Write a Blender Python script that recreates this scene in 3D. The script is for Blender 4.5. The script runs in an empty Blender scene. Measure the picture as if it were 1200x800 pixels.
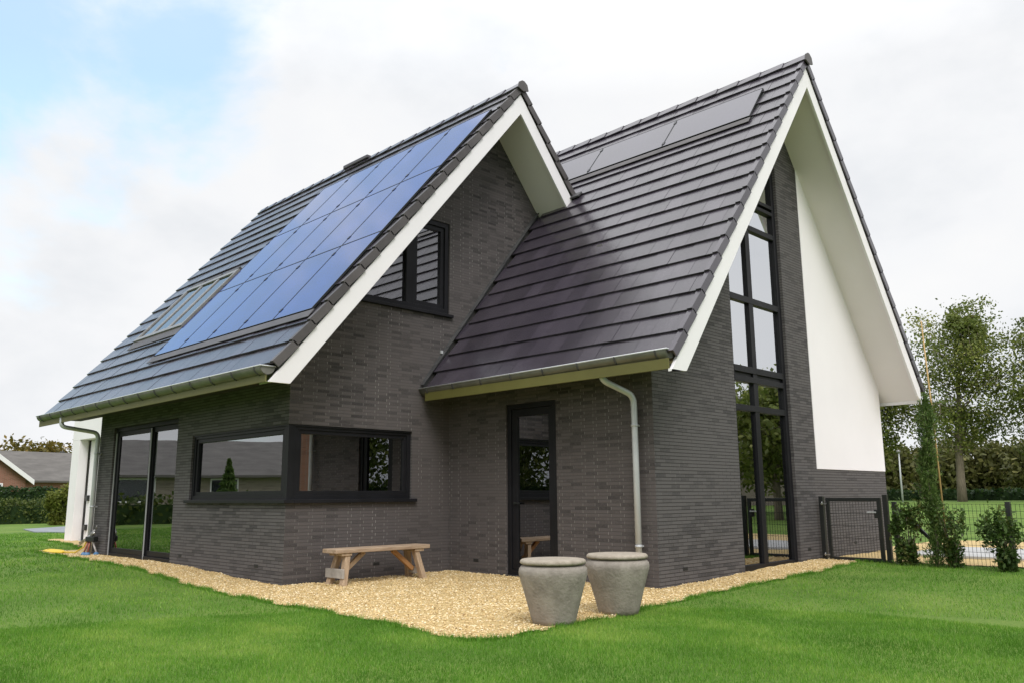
import bpy, bmesh, math, random
import numpy as np
from mathutils import Vector, Matrix
from mathutils.geometry import tessellate_polygon

random.seed(7)
rng = np.random.default_rng(11)
R = math.radians
scene = bpy.context.scene
COL = scene.collection

# ------------------------------------------------------------------ materials
def new_mat(name):
    m = bpy.data.materials.new(name); m.use_nodes = True
    nt = m.node_tree; nt.nodes.clear()
    out = nt.nodes.new('ShaderNodeOutputMaterial')
    return m, nt, out

def N(nt, kind, **kw):
    n = nt.nodes.new(kind)
    for k, v in kw.items():
        if k in n.inputs: n.inputs[k].default_value = v
        else: setattr(n, k, v)
    return n

def L(nt, a, b): nt.links.new(a, b)

def rgba(c): return (c[0], c[1], c[2], 1.0)

def ramp(nt, stops):
    r = nt.nodes.new('ShaderNodeValToRGB')
    el = r.color_ramp.elements
    while len(el) < len(stops): el.new(0.5)
    for e, (p, c) in zip(el, stops):
        e.position = p; e.color = rgba(c) if len(c) == 3 else c
    return r

def noise_mat(name, c1, c2, scale=3.0, rough=0.7, bump=0.0, bscale=40.0, metallic=0.0, spec=0.5, var=None,
              detail=5.0, stretch=None, bdist=0.01):
    """base colour drifting between two tones, optional fine bump, optional per-element variation attribute"""
    m, nt, out = new_mat(name)
    p = N(nt, 'ShaderNodeBsdfPrincipled', Roughness=rough, Metallic=metallic)
    p.inputs['Specular IOR Level'].default_value = spec
    tc = N(nt, 'ShaderNodeTexCoord')
    src = tc.outputs['Object']
    if stretch:
        mp = N(nt, 'ShaderNodeMapping'); mp.inputs['Scale'].default_value = stretch
        L(nt, src, mp.inputs['Vector']); src = mp.outputs['Vector']
    nz = N(nt, 'ShaderNodeTexNoise', Scale=scale, Detail=detail, Roughness=0.6)
    L(nt, src, nz.inputs['Vector'])
    rp = ramp(nt, [(0.3, c1), (0.7, c2)])
    L(nt, nz.outputs['Fac'], rp.inputs['Fac'])
    col = rp.outputs['Color']
    if var:
        at = N(nt, 'ShaderNodeAttribute', attribute_name='var')
        mr = N(nt, 'ShaderNodeMapRange'); mr.inputs['To Min'].default_value = var[0]; mr.inputs['To Max'].default_value = var[1]
        L(nt, at.outputs['Fac'], mr.inputs['Value'])
        mx = N(nt, 'ShaderNodeMix', data_type='RGBA', blend_type='MULTIPLY'); mx.inputs['Factor'].default_value = 1.0
        L(nt, col, mx.inputs['A']); L(nt, mr.outputs['Result'], mx.inputs['B'])
        col = mx.outputs['Result']
    L(nt, col, p.inputs['Base Color'])
    if bump:
        n2 = N(nt, 'ShaderNodeTexNoise', Scale=bscale, Detail=4.0)
        L(nt, src, n2.inputs['Vector'])
        b = N(nt, 'ShaderNodeBump', Strength=bump, Distance=bdist)
        L(nt, n2.outputs['Fac'], b.inputs['Height']); L(nt, b.outputs['Normal'], p.inputs['Normal'])
    L(nt, p.outputs['BSDF'], out.inputs['Surface'])
    return m

def brick_mat(name, c1, c2, mortar1, mortar2, bw=0.21, bh=0.0455, ms=0.0045, bump=0.6, offset=0.5, mfac=(0.42, 0.62), bed=(.03, .028, .027)):
    m, nt, out = new_mat(name)
    p = N(nt, 'ShaderNodeBsdfPrincipled', Roughness=0.85)
    p.inputs['Specular IOR Level'].default_value = 0.3
    g = N(nt, 'ShaderNodeNewGeometry'); sp = N(nt, 'ShaderNodeSeparateXYZ')
    L(nt, g.outputs['Position'], sp.inputs[0])
    ad = N(nt, 'ShaderNodeMath', operation='ADD'); L(nt, sp.outputs['X'], ad.inputs[0]); L(nt, sp.outputs['Y'], ad.inputs[1])
    cb = N(nt, 'ShaderNodeCombineXYZ'); L(nt, ad.outputs[0], cb.inputs['X']); L(nt, sp.outputs['Z'], cb.inputs['Y'])
    br = N(nt, 'ShaderNodeTexBrick', offset=offset, offset_frequency=2, squash=1.0)
    for k, v in {'Scale': 1.0, 'Mortar Size': ms, 'Mortar Smooth': 0.2, 'Bias': 0.0, 'Brick Width': bw, 'Row Height': bh}.items():
        br.inputs[k].default_value = v
    br.inputs['Color1'].default_value = (0, 0, 0, 1); br.inputs['Color2'].default_value = (1, 1, 1, 1); br.inputs['Mortar'].default_value = (.5, .5, .5, 1)
    L(nt, cb.outputs[0], br.inputs['Vector'])
    nb = N(nt, 'ShaderNodeTexNoise', Scale=0.6, Detail=4.0); L(nt, g.outputs['Position'], nb.inputs['Vector'])
    nf = N(nt, 'ShaderNodeTexNoise', Scale=55.0, Detail=3.0); L(nt, g.outputs['Position'], nf.inputs['Vector'])
    # brick tone = per brick random + blotches
    a1 = N(nt, 'ShaderNodeMath', operation='MULTIPLY_ADD'); L(nt, nb.outputs['Fac'], a1.inputs[0]); a1.inputs[1].default_value = 0.9
    sepc = N(nt, 'ShaderNodeSeparateColor'); L(nt, br.outputs['Color'], sepc.inputs[0])
    m0 = N(nt, 'ShaderNodeMath', operation='MULTIPLY'); L(nt, sepc.outputs[0], m0.inputs[0]); m0.inputs[1].default_value = 0.55
    L(nt, m0.outputs[0], a1.inputs[2])
    a2 = N(nt, 'ShaderNodeMath', operation='MULTIPLY_ADD'); L(nt, nf.outputs['Fac'], a2.inputs[0]); a2.inputs[1].default_value = 0.5; L(nt, a1.outputs[0], a2.inputs[2])
    cr = ramp(nt, [(0.5, c1), (0.95, c2), (1.25 if False else 1.0, c2)])
    L(nt, a2.outputs[0], cr.inputs['Fac'])
    nm = N(nt, 'ShaderNodeTexNoise', Scale=1.1, Detail=5.0, Roughness=0.7); L(nt, g.outputs['Position'], nm.inputs['Vector'])
    mr_ = ramp(nt, [(mfac[0], mortar1), (mfac[1], mortar2)]); L(nt, nm.outputs['Fac'], mr_.inputs['Fac'])
    # bed joints darker than the perpends: their shadow lines put into the colour
    dv = N(nt, 'ShaderNodeMath', operation='DIVIDE'); L(nt, sp.outputs['Z'], dv.inputs[0]); dv.inputs[1].default_value = bh
    frc = N(nt, 'ShaderNodeMath', operation='FRACT'); L(nt, dv.outputs[0], frc.inputs[0])
    pp = N(nt, 'ShaderNodeMath', operation='PINGPONG'); L(nt, frc.outputs[0], pp.inputs[0]); pp.inputs[1].default_value = 0.5
    bedm = N(nt, 'ShaderNodeMath', operation='LESS_THAN'); L(nt, pp.outputs[0], bedm.inputs[0]); bedm.inputs[1].default_value = ms / bh
    mr = N(nt, 'ShaderNodeMix', data_type='RGBA'); L(nt, bedm.outputs[0], mr.inputs['Factor']); L(nt, mr_.outputs['Color'], mr.inputs['A']); mr.inputs['B'].default_value = rgba(bed)
    mx = N(nt, 'ShaderNodeMix', data_type='RGBA'); L(nt, br.outputs['Fac'], mx.inputs['Factor'])
    L(nt, cr.outputs['Color'], mx.inputs['A']); L(nt, mr.outputs['Result'], mx.inputs['B'])
    L(nt, mx.outputs['Result'], p.inputs['Base Color'])
    inv = N(nt, 'ShaderNodeMath', operation='SUBTRACT'); inv.inputs[0].default_value = 1.0; L(nt, br.outputs['Fac'], inv.inputs[1])
    h2 = N(nt, 'ShaderNodeMath', operation='MULTIPLY_ADD'); L(nt, nf.outputs['Fac'], h2.inputs[0]); h2.inputs[1].default_value = 0.5; L(nt, inv.outputs[0], h2.inputs[2])
    h3 = N(nt, 'ShaderNodeMath', operation='MULTIPLY_ADD'); L(nt, sepc.outputs[0], h3.inputs[0]); h3.inputs[1].default_value = 0.5; L(nt, h2.outputs[0], h3.inputs[2])
    b = N(nt, 'ShaderNodeBump', Strength=bump, Distance=0.006); L(nt, h3.outputs[0], b.inputs['Height'])
    L(nt, b.outputs['Normal'], p.inputs['Normal'])
    L(nt, p.outputs['BSDF'], out.inputs['Surface'])
    return m

def glass_mat(name, tint, ior=2.1):
    m, nt, out = new_mat(name)
    tr = N(nt, 'ShaderNodeBsdfTransparent'); tr.inputs['Color'].default_value = rgba(tint)
    gl = N(nt, 'ShaderNodeBsdfGlossy', Roughness=0.0); gl.inputs['Color'].default_value = (0.95, 0.97, 1, 1)
    fr = N(nt, 'ShaderNodeFresnel', IOR=ior)
    tc = N(nt, 'ShaderNodeTexCoord'); nz = N(nt, 'ShaderNodeTexNoise', Scale=1.1, Detail=1.0); L(nt, tc.outputs['Object'], nz.inputs['Vector'])
    b = N(nt, 'ShaderNodeBump', Strength=0.05, Distance=0.02); L(nt, nz.outputs['Fac'], b.inputs['Height'])
    L(nt, b.outputs['Normal'], gl.inputs['Normal'])
    mx = N(nt, 'ShaderNodeMixShader'); L(nt, fr.outputs[0], mx.inputs[0]); L(nt, tr.outputs[0], mx.inputs[1]); L(nt, gl.outputs[0], mx.inputs[2])
    L(nt, mx.outputs[0], out.inputs['Surface'])
    return m

def leaf_mat(name, c1, c2, c3=None, trans=0.35, rough=0.55):
    m, nt, out = new_mat(name)
    at = N(nt, 'ShaderNodeAttribute', attribute_name='var')
    stops = [(0.0, c1), (1.0, c2)] if c3 is None else [(0.0, c1), (0.6, c2), (1.0, c3)]
    rp = ramp(nt, stops); L(nt, at.outputs['Fac'], rp.inputs['Fac'])
    p = N(nt, 'ShaderNodeBsdfPrincipled', Roughness=rough); p.inputs['Specular IOR Level'].default_value = 0.3
    L(nt, rp.outputs['Color'], p.inputs['Base Color'])
    t = N(nt, 'ShaderNodeBsdfTranslucent'); L(nt, rp.outputs['Color'], t.inputs['Color'])
    mx = N(nt, 'ShaderNodeMixShader', Fac=trans); L(nt, p.outputs[0], mx.inputs[1]); L(nt, t.outputs[0], mx.inputs[2])
    L(nt, mx.outputs[0], out.inputs['Surface'])
    return m

def panel_mat(name, base, rough, coat=0.0):
    m, nt, out = new_mat(name)
    p = N(nt, 'ShaderNodeBsdfPrincipled', Roughness=rough, IOR=1.95)
    tc = N(nt, 'ShaderNodeTexCoord'); nz = N(nt, 'ShaderNodeTexNoise', Scale=1.5, Detail=3.0); L(nt, tc.outputs['Object'], nz.inputs['Vector'])
    rp = ramp(nt, [(0.3, tuple(c * 0.85 for c in base)), (0.7, tuple(c * 1.15 for c in base))]); L(nt, nz.outputs['Fac'], rp.inputs['Fac'])
    L(nt, rp.outputs['Color'], p.inputs['Base Color'])
    L(nt, p.outputs[0], out.inputs['Surface'])
    return m

M = {}
M['brick'] = brick_mat('dark_long_brick', (0.042, 0.040, 0.043), (0.108, 0.101, 0.104), (0.05, 0.047, 0.046), (0.20, 0.19, 0.185), mfac=(.45, .75))
M['brick_jointed'] = brick_mat('dark_long_brick_pale_joints', (0.034, 0.031, 0.033), (0.098, 0.087, 0.088), (0.07, 0.066, 0.064), (0.28, 0.268, 0.258), mfac=(.38, .68), bed=(.070, .066, .064), offset=.27)
M['red_brick'] = brick_mat('red_brick', (0.19, 0.07, 0.045), (0.33, 0.14, 0.095), (0.25, 0.2, 0.17), (0.32, 0.27, 0.23), bw=0.22, bh=0.065, ms=0.01, bed=(.22, .18, .15))
M['pale_brick'] = brick_mat('beige_brick', (0.18, 0.15, 0.12), (0.33, 0.28, 0.23), (0.25, 0.22, 0.19), (0.36, 0.32, 0.28), bw=0.22, bh=0.065, ms=0.01, bed=(.25, .22, .19))
M['tile'] = noise_mat('roof_tile', (0.036, 0.030, 0.042), (0.054, 0.046, 0.060), scale=2.0, rough=0.25, bump=0.10, bscale=60, var=(0.78, 1.22), spec=0.8)
M['verge'] = noise_mat('verge_tile', (0.056, 0.050, 0.051), (0.086, 0.077, 0.078), scale=3.0, rough=0.5, bump=0.2, bscale=60, var=(0.8, 1.2))
M['white'] = noise_mat('white_board', (0.80, 0.778, 0.81), (0.85, 0.828, 0.86), scale=1.5, rough=0.45)
M['soffit'] = noise_mat('soffit_board', (0.77, 0.73, 0.745), (0.82, 0.78, 0.795), scale=1.0, rough=0.6)
M['render'] = noise_mat('white_render', (0.80, 0.778, 0.81), (0.84, 0.818, 0.85), scale=0.8, rough=0.9, bump=0.25, bscale=220, bdist=0.003)
M['bounce_olive'] = noise_mat('bounce_tinted_eave_board', (0.10, 0.094, 0.022), (0.13, 0.122, 0.032), scale=2.0, rough=0.6)  # green bounce from lawn and gravel put into the board's colour
M['dark_soffit'] = noise_mat('dark_eave_board', (0.02, 0.019, 0.017), (0.03, 0.028, 0.026), scale=2.0, rough=0.8)
M['zinc'] = noise_mat('zinc', (0.13, 0.128, 0.115), (0.21, 0.205, 0.185), scale=4.0, rough=0.5, metallic=0.45, bump=0.05, bscale=15)
M['galv'] = noise_mat('galvanised_pipe', (0.44, 0.455, 0.48), (0.52, 0.535, 0.56), scale=5.0, rough=0.38, metallic=0.15)
M['lead'] = noise_mat('lead_flashing', (0.045, 0.045, 0.048), (0.08, 0.08, 0.083), scale=5.0, rough=0.6, bump=0.3, bscale=25)
M['frame'] = noise_mat('anthracite_frame', (0.009, 0.009, 0.011), (0.014, 0.014, 0.017), scale=3.0, rough=0.45, spec=0.22)
M['black'] = noise_mat('black_metal', (0.012, 0.014, 0.014), (0.02, 0.022, 0.022), scale=6.0, rough=0.42)
M['rubber'] = noise_mat('black_rubber', (0.01, 0.01, 0.01), (0.016, 0.016, 0.016), scale=6.0, rough=0.7)
M['steel'] = noise_mat('bright_steel', (0.55, 0.55, 0.55), (0.65, 0.65, 0.65), scale=6.0, rough=0.25, metallic=0.9)
M['glass'] = glass_mat('window_glass', (0.42, 0.46, 0.45), ior=4.2)
M['coated_glass'] = glass_mat('coated_window_glass', (0.42, 0.46, 0.45), ior=12.0)
M['sky_glass'] = glass_mat('skylight_glass', (0.45, 0.5, 0.5), ior=6)
M['pv'] = panel_mat('solar_glass', (0.009, 0.036, 0.20), 0.05)
M['pv_dark'] = panel_mat('black_solar_glass', (0.026, 0.022, 0.045), 0.10)
M['curtain'] = noise_mat('curtain_cloth', (0.35, 0.33, 0.29), (0.45, 0.42, 0.37), scale=3, rough=0.9)
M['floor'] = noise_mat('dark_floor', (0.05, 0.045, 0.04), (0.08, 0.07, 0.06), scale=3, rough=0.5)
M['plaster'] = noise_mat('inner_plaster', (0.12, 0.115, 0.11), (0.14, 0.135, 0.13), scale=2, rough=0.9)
M['wood'] = noise_mat('weathered_wood', (0.26, 0.175, 0.115), (0.47, 0.36, 0.26), scale=9.0, rough=0.75, bump=0.5, bscale=30, stretch=(3.0, 0.35, 3.0))
M['wood_leg'] = noise_mat('weathered_wood_upright', (0.30, 0.20, 0.13), (0.50, 0.38, 0.26), scale=9.0, rough=0.75, bump=0.5, bscale=30, stretch=(3.0, 3.0, 0.35))
M['wood_warm'] = noise_mat('orange_wood', (0.33, 0.16, 0.06), (0.45, 0.24, 0.10), scale=9.0, rough=0.7, bump=0.4, bscale=30, stretch=(3.0, 1.0, 1.0))
M['grey_board'] = noise_mat('grey_wood_board', (0.25, 0.23, 0.21), (0.40, 0.37, 0.34), scale=8, rough=0.8, bump=0.4, bscale=30)
M['stone'] = noise_mat('pot_stone', (0.21, 0.185, 0.16), (0.34, 0.305, 0.27), scale=7.0, rough=0.88, bump=0.55, bscale=38, bdist=0.012)
M['stone_rim'] = noise_mat('pot_rim_stone', (0.25, 0.215, 0.17), (0.38, 0.335, 0.275), scale=14.0, rough=0.88, bump=0.5, bscale=60)
M['gravel'] = noise_mat('gravel_bed', (0.42, 0.30, 0.13), (0.66, 0.50, 0.24), scale=70.0, rough=0.9, bump=1.0, bscale=70, bdist=0.02, detail=6)
M['pebble'] = leaf_mat('pebbles', (0.34, 0.225, 0.10), (0.67, 0.50, 0.245), (0.82, 0.73, 0.53), trans=0.0, rough=0.7)
M['paving'] = noise_mat('pale_paving', (0.36, 0.36, 0.36), (0.46, 0.46, 0.46), scale=3.0, rough=0.85)
M['grey_paving'] = noise_mat('grey_paving', (0.17, 0.19, 0.21), (0.25, 0.27, 0.29), scale=3.0, rough=0.8)
M['grass'] = leaf_mat('grass_blade', (0.065, 0.175, 0.014), (0.128, 0.300, 0.026), (0.29, 0.42, 0.075), trans=0.25, rough=0.5)
M['bark'] = noise_mat('bark', (0.12, 0.095, 0.07), (0.24, 0.20, 0.15), scale=6.0, rough=0.9, bump=0.6, bscale=20, stretch=(3, 3, .5))
M['leaf'] = leaf_mat('tree_leaf', (0.075, 0.105, 0.020), (0.165, 0.200, 0.040), (0.30, 0.30, 0.085))
M['leaf_gold'] = leaf_mat('autumn_leaf', (0.08, 0.075, 0.012), (0.17, 0.13, 0.02), (0.24, 0.16, 0.03))
M['leaf_bright'] = leaf_mat('bright_leaf', (0.07, 0.09, 0.015), (0.15, 0.18, 0.03), (0.26, 0.26, 0.06), trans=.45)
M['leaf_dark'] = leaf_mat('dark_leaf', (0.012, 0.030, 0.010), (0.028, 0.060, 0.015), (0.05, 0.09, 0.02))
M['leaf_hedge'] = leaf_mat('hedge_leaf', (0.03, 0.055, 0.010), (0.07, 0.10, 0.018), (0.12, 0.14, 0.03))
M['leaf_wood'] = leaf_mat('wood_leaf', (0.060, 0.066, 0.018), (0.12, 0.125, 0.036), (0.20, 0.185, 0.06))
M['leaf_laurel'] = leaf_mat('shrub_leaf', (0.035, 0.070, 0.014), (0.075, 0.130, 0.026), (0.16, 0.13, 0.04))
M['needle'] = leaf_mat('conifer_needle', (0.050, 0.100, 0.022), (0.110, 0.180, 0.042), (0.19, 0.26, 0.08))
M['bamboo'] = noise_mat('bamboo', (0.42, 0.27, 0.10), (0.52, 0.35, 0.15), scale=6, rough=0.6)
M['old_tile'] = noise_mat('old_roof_tile', (0.085, 0.078, 0.072), (0.14, 0.13, 0.12), scale=1.5, rough=0.8, bump=0.4, bscale=8, stretch=(.6, .6, 3))
M['hose'] = noise_mat('yellow_hose', (0.70, 0.48, 0.03), (0.78, 0.55, 0.05), scale=5, rough=0.5)
M['red'] = noise_mat('faded_red_metal', (0.33, 0.10, 0.07), (0.42, 0.15, 0.11), scale=9, rough=0.5)
M['blue'] = noise_mat('blue_plastic', (0.07, 0.18, 0.36), (0.10, 0.23, 0.42), scale=5, rough=0.5)
M['grey_metal'] = noise_mat('grey_metal', (0.20, 0.195, 0.19), (0.29, 0.285, 0.28), scale=9, rough=0.45, metallic=0.4)

# lawn soil/ground material: green with mowing drift, browner bare soil specks
def lawn_mat():
    m, nt, out = new_mat('lawn_ground')
    p = N(nt, 'ShaderNodeBsdfPrincipled', Roughness=0.9); p.inputs['Specular IOR Level'].default_value = 0.15
    g = N(nt, 'ShaderNodeNewGeometry')
    n1 = N(nt, 'ShaderNodeTexNoise', Scale=0.7, Detail=4.0); n2 = N(nt, 'ShaderNodeTexNoise', Scale=25.0, Detail=5.0, Roughness=0.7)
    L(nt, g.outputs['Position'], n1.inputs['Vector']); L(nt, g.outputs['Position'], n2.inputs['Vector'])
    ad = N(nt, 'ShaderNodeMath', operation='ADD'); L(nt, n1.outputs['Fac'], ad.inputs[0]); L(nt, n2.outputs['Fac'], ad.inputs[1])
    hf = N(nt, 'ShaderNodeMath', operation='MULTIPLY'); hf.inputs[1].default_value = 0.5; L(nt, ad.outputs[0], hf.inputs[0])
    rp = ramp(nt, [(0.36, (0.075, 0.135, 0.024)), (0.5, (0.11, 0.185, 0.036)), (0.64, (0.17, 0.23, 0.055))])
    L(nt, hf.outputs[0], rp.inputs['Fac']); L(nt, rp.outputs['Color'], p.inputs['Base Color'])
    b = N(nt, 'ShaderNodeBump', Strength=0.8, Distance=0.02); L(nt, n2.outputs['Fac'], b.inputs['Height']); L(nt, b.outputs['Normal'], p.inputs['Normal'])
    L(nt, p.outputs[0], out.inputs['Surface'])
    return m
M['lawn'] = lawn_mat()

# ------------------------------------------------------------------ object helpers
def link(o, parent=None):
    COL.objects.link(o)
    if parent is not None: o.parent = parent
    return o

def thing(name, label, cat, loc=(0, 0, 0), rz=0.0, group=None):
    o = bpy.data.objects.new(name, None); o.empty_display_size = 0.3
    o.location = loc; o.rotation_euler = (0, 0, rz)
    o['label'] = label; o['category'] = cat
    if group: o['group'] = group
    return link(o)

def tag(o, label, cat, group=None):
    o['label'] = label; o['category'] = cat
    if group: o['group'] = group
    return o

def dup(root, loc, rz=0.0, label=None):
    r = root.copy(); COL.objects.link(r); r.location = loc; r.rotation_euler = (0, 0, rz)
    if label: r['label'] = label
    for ch in list(root.children):
        c = ch.copy(); COL.objects.link(c); c.parent = r
        for g in list(ch.children):
            d = g.copy(); COL.objects.link(d); d.parent = c
    return r

class MB:
    def __init__(s): s.v = []; s.f = []; s.var = []; s.sm = []
    def add(s, vs, fs, var=None, smooth=False):
        b = len(s.v); s.v += [tuple(q) for q in vs]
        if var is None: var = random.random()
        for f in fs: s.f.append(tuple(b + i for i in f)); s.var.append(var); s.sm.append(smooth)
        return s
    def box(s, lo, hi, var=None):
        x0, y0, z0 = lo; x1, y1, z1 = hi
        vs = [(x0, y0, z0), (x1, y0, z0), (x1, y1, z0), (x0, y1, z0), (x0, y0, z1), (x1, y0, z1), (x1, y1, z1), (x0, y1, z1)]
        return s.add(vs, [(0, 3, 2, 1), (4, 5, 6, 7), (0, 1, 5, 4), (1, 2, 6, 5), (2, 3, 7, 6), (3, 0, 4, 7)], var)
    def hexa(s, vs, var=None):
        return s.add(vs, [(0, 3, 2, 1), (4, 5, 6, 7), (0, 1, 5, 4), (1, 2, 6, 5), (2, 3, 7, 6), (3, 0, 4, 7)], var)
    def prism(s, poly, fn, d0, d1, var=None, holes=()):
        """polygon (a,b) pairs extruded between depth d0 and d1; fn(a,b,d) -> xyz"""
        loops = [list(poly)] + [list(h) for h in holes]
        tri = tessellate_polygon([[Vector((a, b, 0)) for a, b in lp] for lp in loops])
        flat = [q for lp in loops for q in lp]; n = len(flat)
        vs = [fn(a, b, d0) for a, b in flat] + [fn(a, b, d1) for a, b in flat]
        fs = [tuple(t) for t in tri] + [tuple(n + i for i in reversed(t)) for t in tri]
        o = 0
        for lp in loops:
            k = len(lp)
            for i in range(k):
                j = (i + 1) % k; fs.append((o + i, o + j, n + o + j, n + o + i))
            o += k
        return s.add(vs, fs, var)
    def sheet(s, poly, fn, holes=(), reveal=0.0, var=None):
        """a wall skin with real openings; reveal = depth of the opening's returns"""
        loops = [list(poly)] + [list(h) for h in holes]
        tri = tessellate_polygon([[Vector((a, b, 0)) for a, b in lp] for lp in loops])
        flat = [q for lp in loops for q in lp]
        s.add([fn(a, b, 0) for a, b in flat], [tuple(t) for t in tri], var)
        for h in holes:
            k = len(h)
            s.add([fn(a, b, 0) for a, b in h] + [fn(a, b, reveal) for a, b in h], [(i, (i + 1) % k, k + (i + 1) % k, k + i) for i in range(k)], var)
        return s
    def bar(s, p, q, w, h, up=(0, 0, 1), var=None):
        p = Vector(p); q = Vector(q); d = (q - p).normalized(); u = Vector(up)
        if abs(d.dot(u)) > 0.99: u = Vector((1, 0, 0))
        sd = d.cross(u).normalized(); u = sd.cross(d).normalized()
        vs = []
        for c in (p, q):
            for a, b in ((-1, -1), (1, -1), (1, 1), (-1, 1)): vs.append(c + sd * (a * w / 2) + u * (b * h / 2))
        return s.add(vs, [(3, 2, 1, 0), (4, 5, 6, 7), (0, 1, 5, 4), (1, 2, 6, 5), (2, 3, 7, 6), (3, 0, 4, 7)], var)
    def tube(s, pts, r, seg=10, cap=True, var=None, smooth=True):
        pts = [Vector(p) for p in pts]; n = len(pts)
        rs = r if isinstance(r, (list, tuple)) else [r] * n
        vs = []; prev = None
        for i, p in enumerate(pts):
            d = (pts[min(i + 1, n - 1)] - pts[max(i - 1, 0)]).normalized()
            if prev is None:
                u = Vector((0, 0, 1)) if abs(d.z) < 0.9 else Vector((1, 0, 0))
                sd = d.cross(u).normalized()
            else:
                sd = (prev - d * prev.dot(d)).normalized()
            prev = sd; u = sd.cross(d)
            for k in range(seg):
                a = 2 * math.pi * k / seg
                vs.append(p + (sd * math.cos(a) + u * math.sin(a)) * rs[i])
        fs = []
        for i in range(n - 1):
            for k in range(seg):
                k2 = (k + 1) % seg
                fs.append((i * seg + k, i * seg + k2, (i + 1) * seg + k2, (i + 1) * seg + k))
        if cap: fs += [tuple(reversed(range(seg))), tuple((n - 1) * seg + k for k in range(seg))]
        return s.add(vs, fs, var, smooth)
    def lathe(s, prof, c=(0, 0, 0), seg=48, var=None, wob=0.0):
        vs = []; cx, cy, cz = c
        for i, (r, z) in enumerate(prof):
            for k in range(seg):
                a = 2 * math.pi * k / seg
                rr = r * (1 + wob * math.sin(3 * a + 1.3 + z * 4) + wob * 0.6 * math.sin(7 * a + z * 9))
                vs.append((cx + rr * math.cos(a), cy + rr * math.sin(a), cz + z))
        fs = []
        for i in range(len(prof) - 1):
            for k in range(seg):
                k2 = (k + 1) % seg; fs.append((i * seg + k, i * seg + k2, (i + 1) * seg + k2, (i + 1) * seg + k))
        fs += [tuple(reversed(range(seg))), tuple((len(prof) - 1) * seg + k for k in range(seg))]
        return s.add(vs, fs, var, True)
    def build(s, name, mat, parent=None, bevel=0.0, fixn=True):
        me = bpy.data.meshes.new(name); me.from_pydata(s.v, [], s.f)
        at = me.attributes.new('var', 'FLOAT', 'FACE'); at.data.foreach_set('value', s.var)
        me.polygons.foreach_set('use_smooth', s.sm)
        me.materials.append(mat)
        if fixn:
            b = bmesh.new(); b.from_mesh(me); bmesh.ops.recalc_face_normals(b, faces=b.faces); b.to_mesh(me); b.free()
        me.update()
        o = bpy.data.objects.new(name, me); link(o, parent)
        if bevel:
            md = o.modifiers.new('bevel', 'BEVEL'); md.width = bevel; md.segments = 2; md.limit_method = 'ANGLE'; md.angle_limit = R(40)
        return o

def np_mesh(name, verts, nper, mat, parent=None, var=None, smooth=False):
    """verts (n*nper,3): n separate polygons of nper corners"""
    verts = np.asarray(verts, dtype=np.float32); nv = len(verts); nf = nv // nper
    me = bpy.data.meshes.new(name)
    me.vertices.add(nv); me.vertices.foreach_set('co', verts.ravel())
    me.loops.add(nv); me.loops.foreach_set('vertex_index', np.arange(nv, dtype=np.int32))
    me.polygons.add(nf); me.polygons.foreach_set('loop_start', np.arange(0, nv, nper, dtype=np.int32))
    me.update(calc_edges=True)
    at = me.attributes.new('var', 'FLOAT', 'FACE')
    at.data.foreach_set('value', (rng.random(nf) if var is None else np.asarray(var)).astype(np.float32))
    me.materials.append(mat)
    o = bpy.data.objects.new(name, me); link(o, parent)
    return o

def arc(c, a, b, n=6):
    """quadratic bend through control point"""
    c, a, b = Vector(c), Vector(a), Vector(b)
    return [(a * (1 - t) ** 2 + c * 2 * t * (1 - t) + b * t * t) for t in [i / n for i in range(n + 1)]]

# ------------------------------------------------------------------ terrain
def S(t):
    t = np.clip(t, 0, 1); return t * t * (3 - 2 * t)
def H(x, y):
    x = np.asarray(x, float); y = np.asarray(y, float)
    a = np.maximum(S(-x / 3.6), S((y - 2.2) / 5.2)) * 0.11
    a = a + 0.42 * S((y - 18) / 38.0)
    return a
def h(x, y): return float(H(x, y))

GRAVEL = [(-3.6, -.66), (-6.3, -.58), (-7.6, -.52), (-8.75, -.52), (-9.0, -.34), (-8.5, .0), (-8.7, .35), (-9.6, .62), (-11.5, .95), (-14.1, 1.12), (-14.2, 1.55),
          (-7.2, 1.6), (-7.2, .2), (-.2, .2), (-.2, 3.1), (3.7, 3.1), (3.7, 7.25), (3.6, 14.2), (12.5, 14.6), (12.5, 7.75), (6.0, 7.5), (4.55, 7.25), (4.68, 6.6), (4.70, 5.4),
          (4.62, 4.2), (4.62, 2.9), (4.76, 1.6), (4.90, .5), (4.94, -.2), (4.96, -1.0), (4.85, -1.14), (4.0, -1.05), (2.8, -.96), (1.6, -.97), (-.1, -.88), (-1.75, -.77)]

def in_poly(px, py, poly):
    inside = np.zeros(len(px), bool); n = len(poly)
    for i in range(n):
        x1, y1 = poly[i]; x2, y2 = poly[(i + 1) % n]
        c = ((y1 > py) != (y2 > py)) & (px < (x2 - x1) * (py - y1) / (y2 - y1 + 1e-12) + x1)
        inside ^= c
    return inside

def wobble(x, y):   # irregular lawn edge
    return x + .03 * np.sin(y * 5.1 + 1) + .02 * np.sin(y * 13 + x * 3), y + .03 * np.sin(x * 4.7) + .02 * np.sin(x * 11 + 2)

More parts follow.
